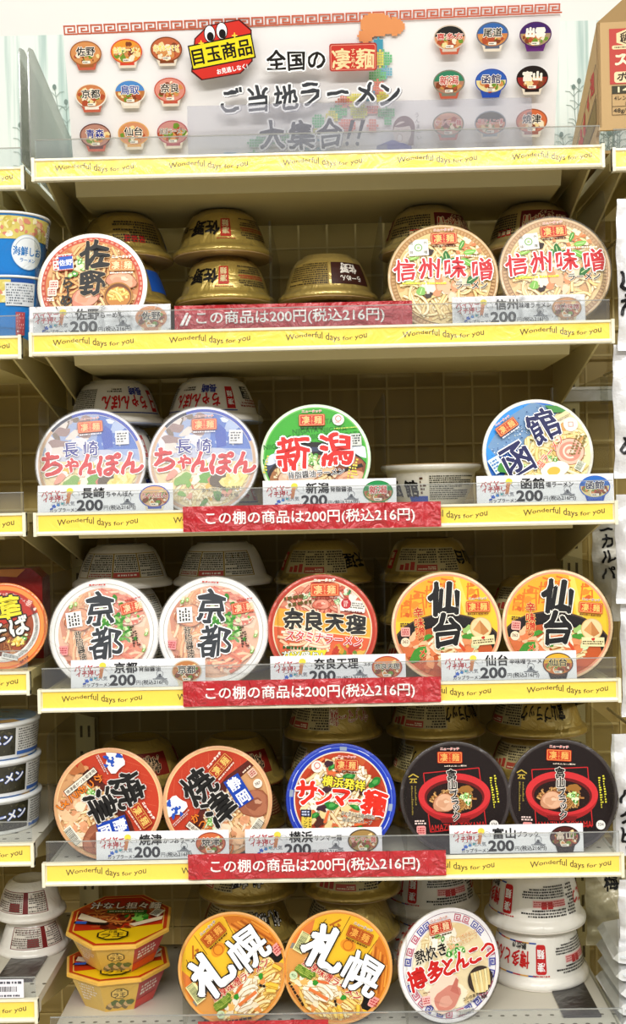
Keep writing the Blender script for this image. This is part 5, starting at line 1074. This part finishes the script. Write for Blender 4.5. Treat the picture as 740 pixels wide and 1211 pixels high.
@design('#ee8a3c')
def soba(A):
    N = norm(50, 650, 490)
    A.ring(0, .985, '#e8742e'); A.ring(.86, .95, '#f0a050'); A.ring(0, .84, '#efece6'); A.ring(0, .70, '#b8542c'); A.clip = .70
    A.ring(0, .70, '#a8542e'); mix(A, 30, .1, -.35, .6, .4, ['#8a4a28', '#b87848', '#c8905c', '#7a3a1e'], .05, .13, 3); A.strands(70, .1, -.35, .6, .4, ['#b07040', '#c08a54', '#96582f'], .03, .4, 4, '#6a3418', 4)
    greens(A, [N(240, 770), N(280, 780)], .09, 5); mix(A, 20, *N(190, 840), .2, .1, ['#f0d86c', '#f6e69c', '#e0bc48'], .03, .06, 6)
    A.clip = .845; A.poly([N(-500, 100), N(500, 100), N(470, 480), N(440, 500), N(330, 545), N(100, 610), N(-100, 700), N(-500, 700)], '#c23a2a'); A.clip = .985
    for i in range(44): A.fine(.775*math.cos(R2(-62+i*2.3)), .775*math.sin(R2(-62+i*2.3)), .028, .07, 4, '#4a4a4a', i, -62+i*2.3+90)
    A.arc('すっきり醤油ラーメン', .76, 70, .075, '#f6e4dc', step=5.6)
    A.rect(*N(345, 395), .13, .17, '#d87868', -25); A.fine(*N(345, 395), .11, .14, 4, '#f8e8e0', 3, -25); A.blob(*N(408, 465), .035, '#f4dcd4', 2); A.barcode(*N(130, 1000), .34, .1, -14, '#3a3a3a', '#f0efe9')
    A.fine(*N(285, 1040), .22, .06, 1, '#8a3a1c', 3, 35)
    A.text('華', *N(105, 440), .60, '#f2e43c', 8, bold=.06, halo='#241c10', hw=.07, brush=.8); A.text('中', *N(-120, 470), .60, '#f2e43c', 8, bold=.06, halo='#241c10', hw=.07, brush=.8)
    A.text('ば', *N(230, 645), .48, '#f6f2ea', 14, bold=.05, halo='#241c10', hw=.07, brush=.8); A.text('そ', *N(0, 730), .48, '#f6f2ea', 14, bold=.05, halo='#241c10', hw=.07, brush=.8)
DECK.append(zleft(3)); o = front(6, 4, 729, soba, 'yaizu', 'orange-rimmed noodle bowl with yellow and white characters in the neighbouring bay', 0, False, 12, 8)
o.scale = (.80, .80, .80); o.location.z += -.0146; o.location.y += -.008
A = solid(); q = P(8, 675, .11); A.prism([(-.075, 0), (.045, 0), (.045, q.z-zleft(3)-.012), (.03, q.z-zleft(3)+.002), (-.075, q.z-zleft(3))], 0, .045, mat('#8e1f1c', 'gloss'), 1)
t = thing('noodle_carton', (q.x, .125, zleft(3)), 'dark red paper noodle carton behind the orange-rimmed bowl', 'carton'); A.build('carton', t)
A = solid(); A.prism([(-.05, q.z-zleft(3)-.006), (.01, q.z-zleft(3)-.010), (.022, q.z-zleft(3)+.001), (-.05, q.z-zleft(3)+.001)], -.0012, -.0002, mat('#d88a3c', 'gloss'), 1); A.build('torn_flap', t)
def low_cup(z, label, turn):
    Y = .085; x = P(-9, 900, Y).x; H, Rt, Rb = .0495, .0640, .0585
    t = thing('noodle_cup', (x, Y, z), label, 'noodle cup', 'stacked dark noodle cups', (0, 0, R2(turn)))
    B = solid(); B.lathe([(0, .001), (Rb-.003, .001), (Rb-.001, 0), (Rb, .002), (Rt-.0012, H-.007), (Rt-.001, H-.005)], mat('#e8e8e6', 'gloss'), 64, False)
    def xf(u, v, k):
        r = Rb+(Rt-Rb-.001)*v/(H-.007)+.0004+k; a = u/.06; return (r*math.sin(a), -r*math.cos(a), v)
    A = Art(xf, 'gloss', 1e-5); A.v, A.f, A.mi, A.ms, A.sm = B.v, B.f, B.mi, B.ms, B.sm
    def panel(a0, a1, z0, z1, col, n=24):
        A.layer += 1; us = np.radians(np.linspace(a0, a1, n+1))*.06
        A.raw([xf(u, zz, A.layer*A.eps) for zz in (z0, z1) for u in us], [(i, i+1, n+2+i, n+1+i) for i in range(n)], mat(col, 'gloss'))
    panel(-90, 48, .006, .042, '#2c2a1c'); g = random.Random(3)
    for i in range(70): A.blob(R2(g.uniform(-60, 46))*.06, g.uniform(.009, .039), g.uniform(.001, .003), g.choice(['#3c3a26', '#4a4830', '#222014', '#55503a']), i, .5, i*30)
    A.text('ラーメン', R2(18)*.06, .025, .0145, '#f4f4f2', 8, w=.052, bold=.08, halo='#2458b8', hw=.06, shear=.15)
    panel(50, 108, .005, .042, '#dcdcd8'); A.fine(R2(79)*.06, .026, .057, .030, 9, '#3c3c3a', 3); panel(50, 108, .005, .010, '#3a66b0')
    A.build('cup', t)
    B = solid(); B.lathe([(Rt-.002, H-.006), (Rt+.0012, H-.0055), (Rt+.0018, H-.003), (Rt+.001, H-.0008), (Rt-.004, H)], mat('#e4e6e6', 'gloss'), 64, False)
    D = Art(lambda u, v, k: (u*(Rt-.003), v*(Rt-.003), H-.0002+k), 'gloss'); D.v, D.f, D.mi, D.ms, D.sm = B.v, B.f, B.mi, B.ms, B.sm
    D.ell(0, 0, 1, 1, '#8fb4d8'); D.clip = .99; D.poly([(-1, -1), (1, -1), (1, -.3), (-1, -.5)], '#2f7ac8'); D.poly([(.2, -.9), (.9, -.6), (.6, -.3), (.1, -.6)], '#c8a060'); mix(D, 12, 0, 0, .7, .7, ['#d8d4c0', '#6a98c8', '#b87a50'], .05, .12, 3)
    B.build('lid', t)
for i, s in enumerate(('lowest', 'middle', 'topmost')): low_cup(zleft(4)+i*.0498, f'dark noodle cup with blue-edged white lettering, {s} of the stack of three', (14, 12, -2)[i])
zs5 = zleft(5); Hs = .0614*.82
for i, (nm, sp_) in enumerate((('small', 40), ('small', 8))):
    for kx, px, yy in ((0, 38, .175),):
        x = P(px, 1080, yy).x
        t = thing('noodle_bowl', (x-.002*i, yy, zs5+Hs*(i+1)+.0003*i), ('lower', 'upper')[i]+' one of two white bowls with dark red print, upside down in the neighbouring bay', 'noodle bowl', 'white bowls of the neighbouring bay', (Matrix.Rotation(R2(sp_), 3, 'Z') @ Matrix.Rotation(math.pi, 3, 'Y')).to_euler())
        t.scale = (.70, .70, .82); put(bowl_mesh('small'), 'bowl', t); put(plain_lid('hakata'), 'lid', t)
for i, (nm, sp_) in enumerate((('small', 90), ('small', 60))):
    x = P(-52, 1080, .175).x
    t = thing('noodle_bowl', (x, .175, zs5+Hs*(i+1)+.0003*i), ('lower', 'upper')[i]+' one of two white bowls cut by the frame edge in the neighbouring bay', 'noodle bowl', 'white bowls of the neighbouring bay', (Matrix.Rotation(R2(sp_), 3, 'Z') @ Matrix.Rotation(math.pi, 3, 'Y')).to_euler())
    t.scale = (.70, .70, .82); put(bowl_mesh('small'), 'bowl', t); put(plain_lid('hakata'), 'lid', t)
# shelf tag on the lowest rail of the neighbouring bay, and pads lying on the decks
q = P(12, 1168, -.006); A = solid(); A.box((0, 0, 0), (.05, .0008, .024), mat('#eceaf0', 'paper')); t = thing('shelf_tag', (q.x-.008, -.0035, zs5+.014), 'small white barcode tag on the clear guard below the two white bowls', 'price tag'); A.build('tag', t)
A = Art(lambda u, v, k: (u, -.0006-k, v), 'paper'); A.fine(0, .008, .042, .005, 1, '#5a5a64', 3); A.fine(0, -.009, .042, .004, 1, '#5a5a64', 4); A.barcode(0, -.001, .03, .008, 0, '#2a2a30', '#eceaf0'); A.build('tag_printing', t)
def pad(x, y, z, w, d, col, label):
    A = solid(); A.box((0, 0, .0012), (w, d, .0024), mat(col, 'gloss')); A.box((0, -d/2+.003, .003), (w, .006, .0012), mat(col, 'gloss')); o = A.build('shelf_pad', None, (x, y, z)); tag(o, label, 'shelf pad', 'flat pads on the shelf decks')
q = P(668, 1178, .13); pad(q.x+.004, .135, DECK[5]+.0001, .05, .2, '#2c2826', 'black flat pad on the lowest shelf beside the white bowls')
q = P(38, 1150, .13); pad(q.x-.004, .10, zs5+.0001, .05, .1, '#3a3430', 'black flat pad in front of the two small white bowls in the neighbouring bay')
# ------------------------------------------------------------------ cardboard carton on the far top shelf
xl = P(706, 60, .05).x; zt_ = P(706, 27, .05).z; zb_ = DECK[0]+.0015; Hc = zt_-zb_; Wc, Dc = .36, .27
t = thing('cardboard_carton', (xl, .05, zb_), 'brown cardboard noodle carton with red and black printing on the top shelf beside the poster', 'carton', None, (0, 0, R2(-3)))
CB = mat('#bd9c6c', 'card'); CBD = mat('#a98a5c', 'card')  # CBD is the same cardboard, toned darker to put the backlit flap's shade in
A = solid(); A.prism([(0, .028), (0, Hc), (Dc, Hc*.30), (Dc, 0), (.02, 0), (.02, .022)], 0, .004, CB); A.build('side_wall', t)
A = solid(); A.box((Wc/2, .002, (.024+Hc)/2), (Wc, .004, Hc-.024), CB); A.build('front_wall', t)
A = solid(); A.box((Wc/2, Dc/2+.012, .002), (Wc, Dc-.024, .004), CBD); A.box((Wc/2, Dc-.002, Hc*.14), (Wc, .004, Hc*.28), CBD); A.box((Wc-.002, Dc/2, Hc*.14), (.004, Dc, Hc*.28), CBD); A.build('tray_base', t)
A = solid(); fl = [(.0, 0), (Wc, 0), (Wc, .15), (.19, .15)]; A.raw([(u, -.32*v+d, Hc+v) for d in (.0, .004) for u, v in fl], [(0, 1, 2, 3), (7, 6, 5, 4), (0, 4, 5, 1), (1, 5, 6, 2), (2, 6, 7, 3), (3, 7, 4, 0)], CBD); A.build('top_flap', t)
A = Art(lambda u, v, k: (u, -.0005-k, v), 'card'); c = 1.55/F; X = lambda x: (x-706)*c; Z = lambda y: Hc-(y-27)*c
def crect(x0, y0, x1, y1, col): A.rect((X(x0)+X(x1))/2, (Z(y0)+Z(y1))/2, (x1-x0)*c, (y1-y0)*c, col)
crect(720, 35, 790, 100, '#b8443c'); u, v = X(744), Z(46)
A.poly([(u+r_*math.cos(R2(a))*18*c, v+r_*math.sin(R2(a))*11*c) for r_ in (1,) for a in (30, 90, 150, 210, 270, 330)], '#e6cfa0'); A.ring(8*c, 9.4*c, '#3a2c20', u, v, 6, 30, 390, 1.3); A.text('湖', X(737), v, 10*c, '#3a2c20', bold=.06); A.text('池', X(747), v, 10*c, '#3a2c20', bold=.06)
A.rrect(X(750), Z(57), 54*c, 4.6*c, 2*c, '#e6cfa0'); A.fine(X(750), Z(57), 48*c, 2.4*c, 1, '#3a2c20', 2)
A.text('スープ', X(750), Z(71), 16*c, '#f0e2c0', w=46*c, bold=.1, brush=1); A.rrect(X(752), Z(92), 54*c, 13*c, 3*c, '#e8d2a6'); A.text('ポン', X(741), Z(91), 11*c, '#33281e', bold=.08, shear=.2, w=24*c)
crect(722, 102, 790, 111, '#3c3a28'); A.text('14', X(736), Z(106.5), 9*c, '#e8d8b0', bold=.05, w=14*c)
for y0, y1 in ((111, 126), (126, 136)):
    for a in (y0, y1): A.line([(X(722), Z(a)), (X(790), Z(a))], .0006, '#3c3224')
A.line([(X(722), Z(111)), (X(722), Z(136))], .0006, '#3c3224'); A.text('4レンズ', X(735), Z(116), 6*c, '#3c3224', bold=.02); A.text('8', X(739), Z(123), 6*c, '#3c3224', bold=.02); A.text('48g/12', X(735), Z(131.5), 6.5*c, '#3c3224', w=23*c, bold=.02)
A.build('front_printing', t)
A = Art(lambda u, v, k: (-.0005-k, -u, v), 'card'); 
e = lambda y, f: (-y, f)     # the printed diamond band runs along the sloped edge
sl = lambda y: Hc*(1-.70*y/Dc)
A.line([e(.012, sl(.012)-.045), e(.23, sl(.23)-.030), e(.23, sl(.23)-.052), e(.012, sl(.012)-.085), e(.012, sl(.012)-.045)], .0014, '#4a3a2c')
for i, ch in enumerate('4週'):
    y = .075-.036*i; A.text(ch, *e(y, sl(y)-.050-.002*i), .030, '#bb4038', 0, bold=.07, shear=0, sx=1.1)
for i in range(5): A.blob(*e(.21-.026*i, sl(.21-.026*i)-.047-.003*i), .012, '#bb4038', i+2, 1.1, 20, .7)
A.poly([e(.012, sl(.012)-.09), e(.20, sl(.20)-.056), e(.20, sl(.20)-.075), e(.012, sl(.012)-.122)], '#8a7444'); A.line([e(.012, sl(.012)-.09), e(.20, sl(.20)-.056), e(.20, sl(.20)-.075), e(.012, sl(.012)-.122), e(.012, sl(.012)-.09)], .0012, '#4a3a2c')
A.build('side_printing', t)
# ------------------------------------------------------------------ hanging pouches beyond the side panels
rail = thing('hook_rail', (HB+.30, .318, P(700, 466, .318).z), 'white horizontal rail behind the clear side panel, carrying peg hooks', 'hook rail')
A = solid(); A.box((-.02, 0, 0), (.60, .012, .022), mat('#e9e9e6', 'metal')); A.box((-.02, -.0065, .0085), (.60, .004, .004), mat('#f4f4f2', 'gloss')); A.build('bar', rail)
A = solid(); q = P(720, 462, .30); A.box((q.x-HB-.30, -.016, .004), (.026, .002, .042), DIVIDER); A.build('clear_clip', rail)
def pouch(px, ytop, ybot, Y, W, text, label, ty=None, ts=.026, tx=.016, cut='#e6e6e8', hook=True, tint='#1d1d20', rz=0):
    a = P(px, ytop, Y); b = P(px, ybot, Y); H = a.z-b.z
    t = thing('hanging_pouch', (a.x+W/2, Y, b.z), label, 'food pouch', 'hanging food pouches', (0, 0, R2(rz)))
    nx, nz = 24, 32
    def sf(i, j, s):
        u, v = i/nx, j/nz; bl = (max(0, math.sin(math.pi*u))**.6)*(max(0, math.sin(math.pi*min(1, max(0, (v-.04)/.84))))**.7)
        x = (u-.5)*W*(1-.05*bl+.02*math.sin(v*9+2))
        return (x, s*(.0006+.016*bl)+.0012*math.sin(u*17+v*23)+.0015*math.sin(v*31-u*8), v*H)
    B = solid(); M = mat(cut, 'pouch')
    for s in (-1, 1):
        v = [sf(i, j, s) for j in range(nz+1) for i in range(nx+1)]
        B.raw(v, [(j*(nx+1)+i, j*(nx+1)+i+1, (j+1)*(nx+1)+i+1, (j+1)*(nx+1)+i)[::-s] for j in range(nz) for i in range(nx)], M, True)
    B.build('bag', t)
    def on(u, v, k):
        uu, vv = min(1, max(0, u/W+.5)), min(1, max(0, v/H)); bl = (max(0, math.sin(math.pi*uu))**.6)*(max(0, math.sin(math.pi*min(1, max(0, (vv-.04)/.84))))**.7)
        return (u, -(.0006+.016*bl)+.0012*math.sin(uu*17+vv*23)+.0015*math.sin(vv*31-uu*8)-.0011-k, v)
    if text:
        A = Art(on, 'print'); y0 = P(px, ty, Y).z-b.z
        for i, ch in enumerate(text): A.text(ch, -W/2+tx, y0-i*ts*1.05, ts, tint, 0 if ch != 'ー' else -90, bold=.055, brush=1)
        A.build('brush_lettering', t)
    if hook:
        A = solid(); A.tube([(0, .318-Y, H-.012), (0, 0, H-.012), (0, -.03, H-.012), (0, -.034, H-.004)], .0022, mat('#c8c8c4', 'metal'), 8)
        h = A.build('peg_hook', rail); h.matrix_world = t.matrix_basis.copy(); h.parent = None
        h.location = t.location-rail.location; h.rotation_euler = t.rotation_euler; h.parent = rail
def P_(*a): pouch(*a)
pouch(728, 236, 415, .03, .10, 'した', 'white pouch with black brush lettering, hung highest beside the tan-rimmed bowls', 333, .030, .014)
pouch(724, 408, 566, .04, .11, 'め', 'white pouch with black brush lettering, hung beside the blue and cream bowl', 527, .030, .020)
pouch(727, 585, 714, .05, .10, '', 'white plain-edged pouch hung beside the end yellow bowl, nearest the aisle')
pouch(700, 612, 735, .24, .11, 'ニカルパ', 'dim white pouch with thin black lettering, hung deep behind the clear panel', 622, .022, .020, '#cfccc0')
pouch(733, 700, 848, .06, .10, '', 'pale pouch edge hung beside the price card of the yellow bowls')
pouch(722, 868, 1012, .07, .11, 'パタヒー', 'white pouch with black brush lettering, hung beside the end black bowl', 938, .026, .019)
pouch(692, 1030, 1118, .20, .10, '梅', 'cream pouch with one black character, hung behind the lowest clear side panel', 1043, .022, .036, '#d8cfae')
pouch(731, 1040, 1120, .05, .10, '', 'grey-white pouch edge hung lowest beside the white upside-down bowls')
rack = thing('tray_rack', (HB+.14, .10, P(735, 1211, .02).z-.03), 'low beige base deck under the stacked white packs', 'rack'); A = solid(); A.box((0, .03, .006), (.22, .28, .012), IVORY); A.box((0, -.11, -.35), (.22, .01, .70), IVORY); A.box((0, .16, -.35), (.22, .01, .70), IVORY); A.build('base_deck', rack)
for i, s in enumerate(('lowest', 'second lowest', 'middle', 'second highest', 'topmost')):
    z = rack.location.z+.012+i*.0225; g = random.Random(i); x = P(729+g.uniform(0, 4), 1180, .02).x
    t = thing('flat_pack', (x+.06, .085, z+.0004), f'flat white film pack, {s} of the pile beside the lowest side panel', 'food pack', 'flat white packs in a pile', (0, 0, R2(g.uniform(-3, 3))))
    A = solid(); A.prism([(-.06, .009), (-.052, .003), (-.03, 0), (.03, 0), (.052, .003), (.06, .009), (.052, .017), (.03, .0215), (-.03, .0215), (-.052, .017)], -.055, .055, mat('#e4e6e8', 'pouch'), 1); A.build('pack', t)
    A = solid(); A.box((-.0, -.0565, .010), (.10, .004, .0016), mat('#d2d6d8', 'pouch')); A.build('seal_fin', t)
